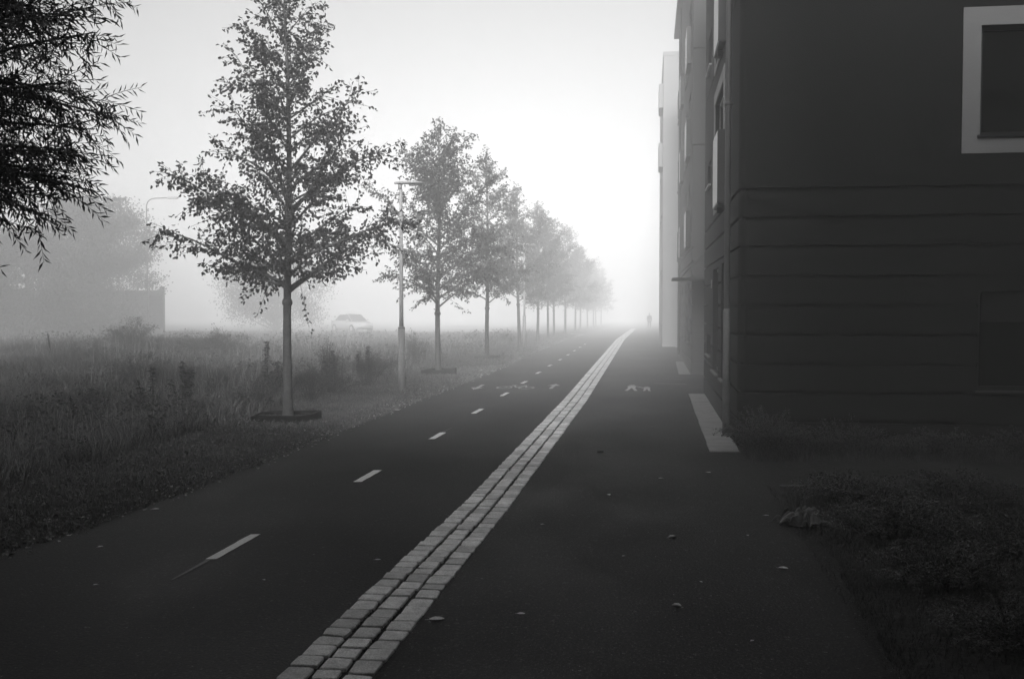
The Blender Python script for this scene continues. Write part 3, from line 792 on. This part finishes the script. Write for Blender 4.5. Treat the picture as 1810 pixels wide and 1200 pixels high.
# broad low leaves (clover, plantain) mixed in, thickest along the asphalt edge
n = 26000
x, y = scatter(n, -7.8, -4.85, 6.0, 45, 1.0); e = LX(PL, y) - x
k = (e > -.02) & (rng.random(n) < np.where(e < .35, 1.0, .35)); x, y = x[k], y[k]; z = ground_h(x, y) + rng.uniform(.01, .06, len(x))
D = rng.normal(size=(len(x), 3)) * [1, 1, .35]; s_ = rng.uniform(.02, .05, len(x)) * np.maximum(1, y / 20)
V, F = leaf_mesh('c', np.stack([x, y, z], 1), D, s_, s_ * .7)
tag(link(mesh_np('verge_clover', V, F), 'verge_clover', mat('clover_leaf', .17, .55, .4, island=.5)), kind='stuff', label='small broad-leaved weeds along the asphalt edge', cat='weeds')
# tall field growth
n = 230000
y = 9 * (72 / 9) ** (rng.random(n) ** .92); x = -6.9 - rng.random(n) ** 1.15 * (y * .62 + 3.5)
hgt = np.clip((-x - 7.35) / 1.0, .12, 1) * np.clip(.34 + .24 * nz(x, y, .55, 2) + .14 * nz(x, y, 2.2, 7), .10, .9)
hgt *= np.where(y > 24, 1.15, 1.0) * np.where((x < -9.5) & (y < 20), 1.15, 1)
z = ground_h(x, y)
k = rng.random(n) < np.clip(.7 + .35 * nz(x, y, 1.3, 9), .2, 1); x, y, z, hgt = x[k], y[k], z[k], hgt[k]
V, F = blades(np.stack([x, y, z - .02], 1), hgt * rng.uniform(.5, 1.25, len(x)), rng.uniform(.005, .010, len(x)) * np.maximum(1, y / 13), rng.uniform(.15, .95, len(x)))
tag(link(mesh_np('field_grass', V, F), 'field_grass', M['field']), kind='stuff', label='rough uncut grass filling the field beyond the verge', cat='grass')
nt_ = 7000; k_ = 16
ty = 10 * (55 / 10) ** (rng.random(nt_) ** .9); tx = -7.25 - rng.random(nt_) ** 1.15 * (ty * .6 + 2)
cx_ = np.repeat(tx, k_) + rng.normal(0, .035, nt_ * k_); cy_ = np.repeat(ty, k_) + rng.normal(0, .035, nt_ * k_)
th_ = np.repeat(rng.uniform(.16, .48, nt_), k_) * rng.uniform(.6, 1.2, nt_ * k_)
V, F = blades(np.stack([cx_, cy_, ground_h(cx_, cy_) - .02], 1), th_, rng.uniform(.006, .012, nt_ * k_) * np.maximum(1, cy_ / 15), rng.uniform(.35, 1.3, nt_ * k_))
tag(link(mesh_np('grass_tufts', V, F), 'grass_tufts', mat('tuft_grass', .19, .6, .3, island=.75)), kind='stuff', label='paler arching grass tufts through the field', cat='grass')
# dry stalks standing above it, and broad weed leaves between
n = 11000
y = 10 * (60 / 10) ** rng.random(n); x = -7.6 - rng.random(n) * (y * .60 + 2); z = ground_h(x, y)
k = nz(x, y, .8, 6) > -.05; x, y, z = x[k], y[k], z[k]
V, F = blades(np.stack([x, y, z], 1), rng.uniform(.35, .95, len(x)), rng.uniform(.004, .007, len(x)) * np.maximum(1, y / 14), rng.uniform(.05, .4, len(x)))
tag(link(mesh_np('dry_stalks', V, F), 'dry_stalks', M['dry']), kind='stuff', label='thin dry stalks standing above the field grass', cat='stalks')
n = 60000
y = 12 * (58 / 12) ** rng.random(n); x = -7.2 - rng.random(n) ** 1.1 * (y * .6 + 2)
m_ = nz(x, y, .9, 11) + .5 * nz(x, y, 3.1, 4) - np.where(y < 20, .05, -.1); k = m_ > .12; x, y, m_ = x[k], y[k], m_[k]
z = ground_h(x, y) + rng.random(len(x)) ** .7 * np.clip(.15 + m_ * .75, .1, .8)
s_ = rng.uniform(.03, .07, len(x)) * np.maximum(1, y / 22)
V, F = leaf_mesh('c', np.stack([x, y, z], 1), rng.normal(size=(len(x), 3)) * [1, 1, .6], s_, s_ * .6)
tag(link(mesh_np('field_weeds', V, F), 'field_weeds', M['shrub']), kind='stuff', label='tangled leafy weeds growing through the field grass', cat='weeds')

# weed bushes along the back of the verge: separate plants
def bush_mesh(seed, w, h, nl, leaf=.045):
    R = random.Random(seed); b = MB(); LP, LD = [], []
    ns = 26
    for i in range(ns):
        az = R.random() * 6.283; sp = R.random() ** .6
        e = Vector((math.cos(az) * w * sp, math.sin(az) * w * sp * .8, h * (1 - .45 * sp) * R.uniform(.7, 1.15)))
        s = Vector((e.x * .2, e.y * .2, 0)); m = (s + e) / 2 + Vector((0, 0, h * .12))
        b.tube([s, m, e], [.006, .005, .002], 5, False)
        for q in range(nl // ns):
            u = .12 + .88 * R.random(); p = (s.lerp(m, u * 2) if u < .5 else m.lerp(e, u * 2 - 1)) + Vector((R.gauss(0, .05), R.gauss(0, .05), R.gauss(0, .04)))
            p.z = max(p.z, .01); LP.append(tuple(p)); LD.append((R.gauss(0, 1), R.gauss(0, 1), R.gauss(0, .5)))
    LP, LD = np.array(LP), np.array(LD); n_ = len(LP)
    V, F = leaf_mesh('f', LP, LD, leaf * rng.uniform(.6, 1.3, n_), leaf * rng.uniform(.35, .6, n_))
    return b.mesh('stem'), mesh_np('foliage', V, F)
BM = [bush_mesh(1, .75, .75, 1700), bush_mesh(2, .6, .95, 1500), bush_mesh(3, .95, .6, 1900)]
bushes = [(-7.55, 18.6, .85, 0, 'weed bush just behind the trunk of the nearest tree'), (-7.05, 20.2, .8, 1, 'low weed bush right of the nearest tree trunk'),
          (-7.3, 22.2, 1.0, 2, 'spreading weed bush between nearest tree and lamp post'), (-7.0, 24.4, .9, 1, 'bushy weed clump left of the lamp post foot'),
          (-7.5, 26.5, 1.1, 0, 'weed clump behind the near lamp post'), (-7.8, 29.5, 1.1, 2, 'weed clump left of the second tree'),
          (-8.4, 17.0, .7, 2, 'low weed bush left of the nearest tree'),
          (-7.9, 20.8, 1.15, 0, 'taller weed bush behind the low one right of the nearest trunk'), (-8.0, 24.2, 1.2, 1, 'tall weed bush behind the clumps left of the lamp post'),
          (-11.8, 19.5, 1.0, 2, 'dark low bush in the field beyond the leaning stake'), (-13.5, 25.0, 1.3, 0, 'round dark bush in the middle of the field'),
          (-8.2, 34.0, 1.2, 1, 'weed bush beside the third tree'), (-16.5, 36.0, 1.7, 2, 'wide dark thicket on the hump in the field, right half'), (-20.0, 36.5, 1.7, 0, 'wide dark thicket on the hump in the field, left half')]
for (x_, y_, s_, k_, lab) in bushes:
    t = thing('weed_bush', lab, 'bush', (x_, y_, float(ground_h(x_, y_))), x_ * 3, 'weed bushes behind the verge'); t.scale = (s_,) * 3
    link(BM[k_][0], 'stem', M['stem'], t); link(BM[k_][1], 'foliage', M['shrub'], t)

# tall single weeds with tiered leaves
def tall_weed(loc, h, seed, label, n=3, leafs=.085, spread=.16):
    t = thing('tall_weed', label, 'plant', loc, 0, 'tall leafy weeds in the field'); R = random.Random(seed); b = MB(); LP, LD = [], []
    for i in range(n):
        a = R.random() * 6.28; bx_, by_ = math.cos(a) * spread * (i > 0), math.sin(a) * spread * (i > 0); hh = h * (1 if i == 0 else R.uniform(.6, .92))
        top = Vector((bx_ * 1.5 + R.uniform(-.05, .05), by_ * 1.5, hh)); s = Vector((bx_ * .6, by_ * .6, -.02))
        b.tube([s, s.lerp(top, .5) + Vector((.02, 0, 0)), top], [.009, .006, .003], 6, False)
        k = int(hh / .035)
        for q in range(k):
            u = .25 + .75 * q / k; p = s.lerp(top, u)
            for w in range(3):
                az = q * 1.3 + w * 2.1 + R.uniform(-.4, .4)
                LP.append(tuple(p)); LD.append((math.cos(az), math.sin(az), R.uniform(-.55, .35)))
    b.obj('stem', M['stem'], t)
    LP, LD = np.array(LP), np.array(LD); n_ = len(LP)
    V, F = leaf_mesh('f', LP, LD, leafs * rng.uniform(.5, 1.25, n_), leafs * rng.uniform(.28, .5, n_)); link(mesh_np('foliage', V, F), 'foliage', M['shrub'], t)
def gh(x_, y_): return float(ground_h(x_, y_))
for i, (x_, y_, h_, n_, lab) in enumerate([(-10.1, 17.0, .66, 4, 'shorter dark leafy weed nearest the leaning stake'), (-9.1, 17.3, .98, 3, 'tall single leafy weed in the field, left of the pair'),
      (-8.75, 17.9, 1.05, 5, 'bushy tall weed in the field, right of the pair'), (-7.9, 19.8, 1.35, 1, 'slender sapling with few leaves just left of the nearest trunk'),
      (-7.1, 21.9, 1.0, 2, 'slim weed standing over the bushes right of the nearest tree'), (-6.95, 24.0, 1.05, 3, 'tall weed left of the lamp post')]):
    tall_weed((x_, y_, gh(x_, y_)), h_, 50 + i, lab, n_)
# leaning stake
b = MB(); b.tube([(0, 0, -.1), (-.03, .01, .3), (-.10, .02, .58), (-.115, .02, .6)], [.022, .022, .02, .012], 8)
tag(b.obj('wooden_stake', M['stake'], loc=(-9.45, 15.4, gh(-9.45, 15.4))), 'short dark leaning stake in the rough grass at left', 'stake')
b = MB(); b.tube([(0, 0, -.1), (-.05, 0, .5), (-.12, 0, .95)], [.03, .028, .02], 8)
tag(b.obj('wooden_stake', M['stake'], loc=(-21.5, 33.5, gh(-21.5, 33.5))), 'dark tilted stake silhouetted at the far left of the field', 'stake')

# ------------------------------------------------------------------ far left: fence, road, car, street lamp
b = MB(); rows = []
for y in (53.5, 56): rows.append([(x_, y + .1 * (x_ + 30), .12) for x_ in np.linspace(-60, -34, 12)])
b.grid(rows); tag(b.obj('field_track', mat('pale_gravel', .40, .9, .2, [(3, .3, 3)])), kind='structure')
b = MB(); b.grid([[(-120, 71, -.125), (-9, 71, -.125)], [(-120, 82, -.19), (-9, 82, -.19)]]); tag(b.obj('road', M['asphalt']), kind='structure')
fz = thing('board_fence', 'long low dark board fence with a taller end post, faint across the field', 'fence', (-35.4, 69, 0))
b = MB()
for i in range(5): b.box(-34, -.16, -.03 + .012 * (i % 2), .03, .10 + i * .55, .10 + i * .55 + .548)
b.obj('boards', M['boards'], fz)
for i in range(12):
    b = MB(); x_ = -i * 2.9; b.box(x_ - .14 if i == 0 else x_ - .08, x_ + .14 if i == 0 else x_ + .08, -.16, -.035 if i else .12, -.3, 3.1 if i == 0 else 2.8, .01); b.obj('post', M['boards'], fz)
fz.scale = (1, 1, 1.1)

def lamp_curved(loc):
    t = thing('road_lamp', 'thin tall road lamp with curved arm, faint behind the nearest tree', 'street lamp', loc)
    pts = [(0, 0, -.2), (0, 0, 4), (0, 0, 8.4)]; rad = [.10, .08, .05]
    for a in range(0, 91, 15): pts.append((.55 - .55 * math.cos(math.radians(a)), 0, 8.5 + .5 * math.sin(math.radians(a)))); rad.append(.045)
    pts.append((1.5, 0, 9.03)); rad.append(.04)
    b = MB(); b.tube(pts, [q * .7 for q in rad], 8); b.obj('pole', M['pipe'], t, True)
    b = MB(); b.box(1.45, 2.15, -.12, .12, 8.96, 9.08, .025); b.obj('lamp_head', M['galv'], t)
lamp_curved((-32.1, 60.6, -.1))

def car(loc, rz):
    t = thing('parked_car', 'pale saloon car barely visible through the mist beyond the field', 'car', loc, rz)
    # half profile sections along x: (x, half width bottom, half width belt, z sill, z belt)
    b = MB(); secs = [(-2.15, .70, .72, .42, .80), (-2.0, .80, .80, .28, .88), (-1.4, .86, .84, .22, .93), (-.5, .88, .86, .2, .95), (.6, .88, .86, .2, .93), (1.3, .86, .82, .22, .84), (1.9, .80, .74, .28, .74), (2.15, .66, .62, .38, .62)]
    rows = []
    for (x_, wb, wt_, z0, z1) in secs:
        zm = (z0 + z1) / 2
        rows.append([(x_, -wb * .9, z0), (x_, -wb, z0 + .12), (x_, -wb, zm + .05), (x_, -wt_, z1 - .04), (x_, -wt_ * .88, z1), (x_, 0, z1 + .03), (x_, wt_ * .88, z1), (x_, wt_, z1 - .04), (x_, wb, zm + .05), (x_, wb, z0 + .12), (x_, wb * .9, z0)])
    n = b.grid(rows, True); b.f.append(tuple(range(n, n + 11))[::-1]); b.f.append(tuple(n + 11 * 7 + j for j in range(11)))
    b.obj('body', M['carpaint'], t, True)
    b = MB(); rs = []
    for (x_, w_, z_) in [(-1.55, .70, .94), (-.95, .60, 1.38), (-.3, .60, 1.44), (.35, .58, 1.40), (1.15, .70, .90)]:
        rs.append([(x_, -w_, z_ - .015), (x_, -w_ * .6, z_ + .012), (x_, 0, z_ + .02), (x_, w_ * .6, z_ + .012), (x_, w_, z_ - .015)])
    b.grid(rs[1:4]); 
    b.grid([[(q[0], q[1], q[2] - .04) for q in r] for r in rs[1:4]]); b.obj('roof', M['carpaint'], t, True)
    b = MB()
    b.grid([rs[0], rs[1]]); b.grid([rs[3], rs[4]])
    for s in (0, 4):
        b.poly([rs[0][s], rs[1][s], (-.95, rs[1][s][1] * 1.25, .93)]); b.poly([rs[1][s], rs[2][s], (-.3, rs[2][s][1] * 1.3, .94), (-.95, rs[1][s][1] * 1.25, .93)])
        b.poly([rs[2][s], rs[3][s], (.35, rs[3][s][1] * 1.35, .93), (-.3, rs[2][s][1] * 1.3, .94)]); b.poly([rs[3][s], rs[4][s], (.35, rs[3][s][1] * 1.35, .93)])
    b.obj('window_glass', mat('car_glass_reflection', .22, .15, .5), t)  # pale base colour paints in the fog mirrored by the panes
    b = MB()
    for s in (-1, 1): b.tube([(1.15, s * .71, .90), (.35, s * .59, 1.41), (-.95, s * .61, 1.38), (-1.55, s * .71, .93)], [.03] * 4, 6)
    b.obj('pillar', M['carpaint'], t)
    for x_ in (-1.35, 1.35):
        for s in (-1, 1):
            b = MB(); b.tube([(x_, s * .70, .32), (x_, s * .895, .32)], [.32, .31], 20); w = b.obj('wheel', M['rubber'], t)
            b = MB(); b.tube([(x_, s * .89, .32), (x_, s * .905, .32)], [.2, .19], 14); b.obj('rim', M['galv'], w)
    for s in (-1, 1):
        b = MB(); b.box(2.02, 2.13, s * .52 - .12, s * .52 + .12, .56, .66, .015); b.obj('headlight', M['lamp_lens'], t)
        b = MB(); b.box(.75, .9, s * .93 - .08, s * .93 + .08, .92, 1.03, .02); b.obj('mirror', M['carpaint'], t)
car((-23.6, 77.5, -.12), -.75)

# ------------------------------------------------------------------ path lamps
def path_lamp(loc, label):
    t = thing('path_lamp', label, 'street lamp', loc, 0, 'low lamp posts along the verge')
    b = MB(); b.tube([(0, 0, -.1), (0, 0, 1.5)], [.078, .078], 18); b.tube([(0, 0, 1.5), (0, 0, 1.54)], [.083, .078], 18); b.obj('sleeve', M['galv'], t, True)
    b = MB(); b.tube([(0, 0, 1.54), (0, 0, 1.75), (0, 0, 4.72)], [.052, .048, .036], 14); b.obj('pole', M['galv'], t, True)
    b = MB(); b.tube([(-.02, 0, 4.72), (-.02, 0, 4.86)], [.045, .045], 10)
    rows = []
    for (x_, w_, h_) in [(-.16, .03, .03), (-.13, .07, .06), (.0, .09, .085), (.25, .12, .08), (.45, .11, .06), (.53, .05, .03)]:
        rows.append([(x_, w_ * math.cos(a), 4.86 + h_ * .6 * math.sin(a) * (1 if math.sin(a) > 0 else .4)) for a in [2 * math.pi * j / 12 for j in range(12)]])
    n = b.grid(rows, True); b.f.append(tuple(n + j for j in range(12))[::-1]); b.f.append(tuple(n + 60 + j for j in range(12)))
    hd = b.obj('lamp_head', M['galv'], t, True)
    b = MB(); b.tube([(.27, 0, 4.80), (.27, 0, 4.83)], [.075, .09], 14); b.obj('lamp_lens', M['lamp_lens'], hd)
    b = MB(); b.box(-.03, .03, -.092, -.077, .55, .85, .004); b.obj('hatch', M['galv'], t)
    return t
l1 = path_lamp((-5.71, 22.63, .04), 'slim grey path lamp post between the first and second trees')
l2 = copy_tree(l1); l2.location = (-5.79, 46.4, .03); l2['label'] = 'second slim lamp post, faint, right of the fourth tree'

# ------------------------------------------------------------------ walking person far off
def person(loc, rz):
    t = thing('person', 'person in dark clothes walking far down the footpath, almost lost in mist', 'person', loc, rz)
    def skin(name, verts, edges, m, sub=2, root=0):
        me = bpy.data.meshes.new(name); me.from_pydata([v[:3] for v in verts], edges, []); o = link(me, name, m, t)
        sm = o.modifiers.new('skin', 'SKIN'); 
        for i, v in enumerate(verts):
            sv = me.skin_vertices[0].data[i]; r_ = v[3]; sv.radius = (r_, r_) if not isinstance(r_, tuple) else r_; sv.use_root = (i == root)
        ss = o.modifiers.new('sub', 'SUBSURF'); ss.levels = sub; ss.render_levels = sub; return o
    # facing -y, mid-stride
    v = [(0, 0, .95, (.15, .10)), (0, .0, 1.15, (.13, .09)), (0, .01, 1.38, (.17, .10)), (0, 0, 1.47, (.06, .06)), (0, -.01, 1.55, (.055, .06)), (0, -.02, 1.64, (.078, .095)), (0, -.01, 1.72, (.05, .06)),
         (.18, .01, 1.40, .055), (.22, .08, 1.12, .045), (.23, .03, .87, .034), (-.18, .01, 1.40, .055), (-.22, -.06, 1.12, .045), (-.21, -.17, .90, .034),
         (.09, -.02, .88, .085), (.10, -.16, .50, .058), (.10, -.20, .10, .04), (.10, -.32, .035, .035), (-.09, .02, .88, .085), (-.10, .06, .48, .058), (-.10, .32, .14, .04), (-.10, .30, .035, .035)]
    e = [(0, 1), (1, 2), (2, 3), (3, 4), (4, 5), (5, 6), (2, 7), (7, 8), (8, 9), (2, 10), (10, 11), (11, 12), (0, 13), (13, 14), (14, 15), (15, 16), (0, 17), (17, 18), (18, 19), (19, 20)]
    for (hx, hy, hz, sg, w) in ((.23, .03, .87, 1, 9), (-.21, -.17, .90, -1, 12)):
        v.append((hx, hy - .01, hz - .07, (.022, .038))); pal = len(v) - 1; e.append((w, pal))
        for q in range(4):
            yy = hy - .035 + q * .022; v.append((hx, yy, hz - .12, .009)); v.append((hx - sg * .01, yy - .005, hz - .16 + abs(q - 1.4) * .008, .008)); e += [(pal, len(v) - 2), (len(v) - 2, len(v) - 1)]
        v.append((hx - sg * .02, hy - .05, hz - .09, .010)); e.append((pal, len(v) - 1))
    skin('body', v, e, M['skin'])
    cv = [(0, 0, .90, (.17, .12)), (0, .0, 1.15, (.155, .115)), (0, .01, 1.38, (.19, .12)), (0, 0, 1.46, (.08, .08)), (.18, .01, 1.40, .07), (.22, .08, 1.12, .058), (.23, .03, .91, .046), (-.18, .01, 1.40, .07), (-.22, -.06, 1.12, .058), (-.21, -.15, .94, .046)]
    skin('jacket', cv, [(0, 1), (1, 2), (2, 3), (2, 4), (4, 5), (5, 6), (2, 7), (7, 8), (8, 9)], M['cloth'])
    tv = [(0, 0, .92, (.155, .11)), (.09, -.02, .86, .098), (.10, -.16, .50, .072), (.10, -.20, .10, .055), (-.09, .02, .86, .098), (-.10, .06, .48, .072), (-.10, .31, .15, .055)]
    skin('trousers', tv, [(0, 1), (1, 2), (2, 3), (0, 4), (4, 5), (5, 6)], M['cloth'])
    skin('hair', [(0, .015, 1.68, (.085, .09)), (0, .02, 1.75, (.06, .07))], [(0, 1)], M['hair'])
person((.05, 104, gz(104)), .1)

# ------------------------------------------------------------------ near right: shrubs, litter, fallen leaves
def spray_shrub(loc, w, d, h, seed, label, nb=60, leafn=46, leaf=.018, arch=.5, m='lowshrub', group=None, cat='shrub', berries=False):
    """low arching shrub: many fine branches with rows of tiny leaves"""
    t = thing('low_shrub', label, cat, loc, 0, group); R = random.Random(seed); b = MB(); LP, LD = [], []
    for i in range(nb):
        az = R.random() * 6.283; rr = math.sqrt(R.random())
        e = Vector((math.cos(az) * w * rr, math.sin(az) * d * rr, h * R.uniform(.45, 1.0) * (1 - .55 * rr)))
        s = Vector((e.x * R.uniform(.1, .5), e.y * R.uniform(.1, .5), 0)); top = (s + e) / 2 + Vector((0, 0, h * arch * R.uniform(.4, 1)))
        pts = [s.lerp(top, u).lerp(top.lerp(e, u), u) for u in [j / 6 for j in range(7)]]
        b.tube(pts, [.004, .0038, .0034, .003, .0026, .002, .0012], 4, False)
        for q in range(leafn):
            u = .15 + .85 * (q + R.random()) / leafn; k = u * 6; a = min(int(k), 5); c = pts[a].lerp(pts[a + 1], k - a); v = (pts[a + 1] - pts[a]).normalized()
            off = Vector((R.gauss(0, .02), R.gauss(0, .02), R.gauss(0, .012)))
            c = c + off; c.z = max(.006, c.z); LP.append(tuple(c)); lat = v.cross(Vector((0, 0, 1))) * (1 if q % 2 else -1)
            LD.append(tuple(v * .4 + lat + Vector((R.gauss(0, .3), R.gauss(0, .3), R.gauss(.1, .3)))))
    b.obj('stem', M['bark'], t); LP, LD = np.array(LP), np.array(LD); n_ = len(LP)
    V, F = leaf_mesh('f', LP, LD, leaf * rng.uniform(.6, 1.4, n_), leaf * rng.uniform(.4, .7, n_)); link(mesh_np('foliage', V, F), 'foliage', M[m], t)
G_ = 'low arching shrubs in the planting bed'
spray_shrub((1.62, 14.15, .02), .75, .65, .85, 1, 'feathery dark bush hiding the foot of the wall corner', 110, 70, .026, .35, group='bushes along the gable wall')
spray_shrub((2.7, 14.3, .02), .9, .6, .62, 2, 'dark bush along the gable wall, second from the corner', 90, 60, .028, .3, group='bushes along the gable wall')
spray_shrub((3.9, 14.35, .02), .9, .6, .5, 3, 'dark bush along the gable wall, third from the corner', 80, 60, .03, .3, group='bushes along the gable wall')
spray_shrub((5.2, 14.3, .02), .9, .6, .55, 4, 'dark bush under the lower gable window', 70, 55, .03, .3, group='bushes along the gable wall')
spray_shrub((2.15, 10.7, .02), .75, .8, .42, 5, 'spreading shrub with pale leaf tips, behind the crumpled rag', 130, 60, .024, .5, group=G_)
spray_shrub((2.2, 9.2, .02), .85, .75, .45, 6, 'spreading shrub right beside the crumpled rag', 130, 60, .024, .5, group=G_)
spray_shrub((3.1, 10.6, .02), .9, .8, .5, 7, 'low shrub deeper in the bed, farthest from the path', 110, 55, .026, .5, group=G_)
spray_shrub((2.15, 7.7, .02), .62, .7, .38, 8, 'low dark shrub where the path edge cuts in', 120, 60, .02, .5, group=G_)
spray_shrub((3.0, 8.6, .02), .8, .8, .48, 9, 'shadowed shrub in the middle of the bed', 100, 55, .024, .5, group=G_)
spray_shrub((2.25, 6.4, .02), .6, .65, .33, 10, 'nearest low shrub at the bottom right edge', 120, 60, .018, .5, group=G_)
spray_shrub((3.1, 6.9, .02), .8, .75, .42, 11, 'low shrub at the right edge of view', 90, 55, .02, .5, group=G_)
# sparse turf between shrubs
n = 34000; x = 1.36 + 3.4 * rng.random(n) ** 1.5; y = rng.uniform(5, 11.66, n)
V, F = blades(np.stack([x, y, ground_h(x, y)], 1), rng.uniform(.02, .09, n), rng.uniform(.002, .005, n), rng.uniform(.2, 1.2, n))
tag(link(mesh_np('bed_grass', V, F), 'bed_grass', mat('bed_weeds', .085, .7, .3, island=.5)), kind='stuff', label='thin dark grass between the shrubs of the bed', cat='grass')
n = 9000; x = rng.uniform(1.35, 7.5, n); y = 13.5 + rng.random(n) ** .8 * 1.6
V, F = blades(np.stack([x, y, np.zeros(n)], 1), rng.uniform(.03, .22, n), rng.uniform(.003, .006, n), rng.uniform(.2, 1.0, n))
tag(link(mesh_np('wall_foot_grass', V, F), 'wall_foot_grass', M['lowshrub']), kind='stuff', label='dark grass along the foot of the gable wall', cat='grass')

# crumpled rag at the bed's edge
def rag_mesh():
    n = 60; rows = []
    for i in range(n):
        r = []
        for j in range(n):
            u = i / (n - 1) - .5; v = j / (n - 1) - .5
            z = .085 * abs(math.sin(u * 11 + 2.6 * math.sin(v * 7))) ** .8 + .05 * abs(math.sin(v * 17 + u * 7 + 1)) + .018 * math.sin(u * 37 + v * 23)
            edge = min(.5 - abs(u), .5 - abs(v)) * 6; z *= min(1, edge + .12)
            r.append((u * .42 + .03 * math.sin(v * 9), v * .26 + .05 * math.sin(u * 8), max(.004, z + .004)))
        rows.append(r)
    b = MB(); b.grid(rows); return b
rg = rag_mesh().obj('crumpled_rag', M['litter'], smooth=True, loc=(1.46, 9.75, .0)); rg.rotation_euler = (0, 0, .35)
tag(rg, 'crumpled grey rag lying at the edge of the footpath beside the shrubs', 'rag')
sm_ = rg.modifiers.new('thick', 'SOLIDIFY'); sm_.thickness = .003; sm_.offset = 1

# fallen leaves
def leaf_obj(loc, s, rz, label, curl=.3, m='fallen', asp=.7):
    k = 14; rows = []
    for i in range(6):
        t = i / 5; w = asp * .5 * math.sin(math.pi * min(1, t * .92 + .06)) ** .7 * (1 + .18 * math.sin(t * 16))
        rows.append([(s * (t - .5), s * w * q, s * (.04 + curl * (q * q) * w + curl * .35 * (t - .5) ** 2)) for q in (-1, -.5, 0, .5, 1)])
    b = MB(); b.grid(rows); b.tube([(-s * .5, 0, s * .05), (-s * .8, s * .05, s * .04)], [s * .02, s * .01], 5)
    o = b.obj('fallen_leaf', M[m], loc=loc); o.rotation_euler = (0, 0, rz)
    return tag(o, label, 'leaf', 'fallen leaves on the asphalt')
FL = [(-1.39, 6.44, .10, .3, 'largest pale fallen leaf, just right of the sett strip near the bottom', .25),
      (-.85, 6.64, .055, .1, 'small straight pale leaf low on the footpath', .2), (.2, 6.95, .065, 2.8, 'pale curled leaf in the middle of the lower footpath', .8),
      (1.07, 8.07, .075, -.3, 'pale leaf on the footpath nearest the low shrubs', .4), (.22, 9.02, .07, .4, 'dull fallen leaf mid footpath, lifted on one side', .7),
      (1.17, 10.1, .05, 0, 'tiny pale leaf left of the crumpled rag', .2), (-.43, 10.95, .06, 2, 'small leaf on the footpath well above the others, near the setts', .5),
      (-2.2, 7.9, .05, .2, 'small pale leaf on cycle path touching the setts', .2), (-5.0, 9.55, .07, .3, 'pale leaf at the grassy edge of the cycle path, lower left', .3),
      (-4.95, 19.2, .13, -.2, 'pale leaf at the cycle path edge below the lamp post', .3), (-4.7, 8.0, .05, 1, 'tiny leaf on the dark lower left asphalt', .3),
      (-5.05, 14.7, .09, .5, 'pale leaf at the grass edge right of the nearest tree', .3)]
for (x_, y_, s_, rz, lab, cu) in FL: leaf_obj((x_, y_, .001), s_, rz, lab, cu)
leaf_obj((-.67, 14.09, .001), .11, .5, 'dark leaf lying in the bleached patch of the footpath', .6, 'stem')
for (x_, y_, s_) in [(.9, 9.2, .035), (-.2, 8.3, .03), (.4, 7.6, .03), (.65, 6.3, .03), (-1.0, 9.4, .035), (.15, 12.1, .05), (.75, 12.6, .06), (-2.9, 7.2, .03), (-4.1, 6.9, .035)]:
    leaf_obj((x_, y_, .001), s_, R.uniform(0, 6), 'tiny pale leaf fleck scattered on the asphalt', .3)['group'] = 'tiny leaf flecks on the asphalt'
# small pale leaf litter caught in the verge edge
n = 520; y = 6.5 * (34 / 6.5) ** rng.random(n); x = LX(PL, y) - np.abs(rng.normal(0, .28, n)) + .12; z = ground_h(x, y)
z = np.where(x > LX(PL, y), gz_np(y) + .004, z + .035)
s_ = rng.uniform(.02, .05, n) * np.maximum(1, y / 18)
V, F = leaf_mesh('c', np.stack([x, y, z], 1), rng.normal(size=(n, 3)) * [1, 1, .12], s_, s_ * .7)
tag(link(mesh_np('leaf_litter', V, F), 'leaf_litter', mat('litter_leaf', .4, .5, .4, island=.6)), kind='stuff', label='small pale leaf litter scattered along the grassy edge', cat='leaf litter')
# moss and grass growing in the sett joints
n = 2600; y = 4.6 * (30 / 4.6) ** rng.random(n); rw = rng.integers(1, 3, n); x = LX(SL, y) + (LX(SR, y) - LX(SL, y)) * rw / 3 + rng.normal(0, .006, n)
k = nz(x * 0 + rw * 5, y, 2.0, 3) > .25; x, y = x[k], y[k]
V, F = blades(np.stack([x, y, np.zeros(len(x)) - .004], 1), rng.uniform(.012, .035, len(x)), rng.uniform(.003, .006, len(x)), rng.uniform(.4, 1.4, len(x)))
tag(link(mesh_np('joint_moss', V, F), 'joint_moss', mat('moss', .03, .9, .1, island=.4)), kind='stuff', label='dark moss tufts in the joints of the setts', cat='moss')

# ------------------------------------------------------------------ the fog
b = MB(); b.box(-440, 440, -320, 620, -8.2, 27.0)
hz = b.obj('haze', None); tag(hz, kind='stuff')
hm = bpy.data.materials.new('fog_air'); hm.use_nodes = True; nt = hm.node_tree; nt.nodes.clear()
out = nt.nodes.new('ShaderNodeOutputMaterial'); pv = nt.nodes.new('ShaderNodeVolumePrincipled')
pv.inputs['Color'].default_value = grey(.97); pv.inputs['Density'].default_value = HAZE_DENSITY; pv.inputs['Anisotropy'].default_value = HAZE_ANISO
nt.links.new(pv.outputs[0], out.inputs['Volume']); hz.data.materials.append(hm)
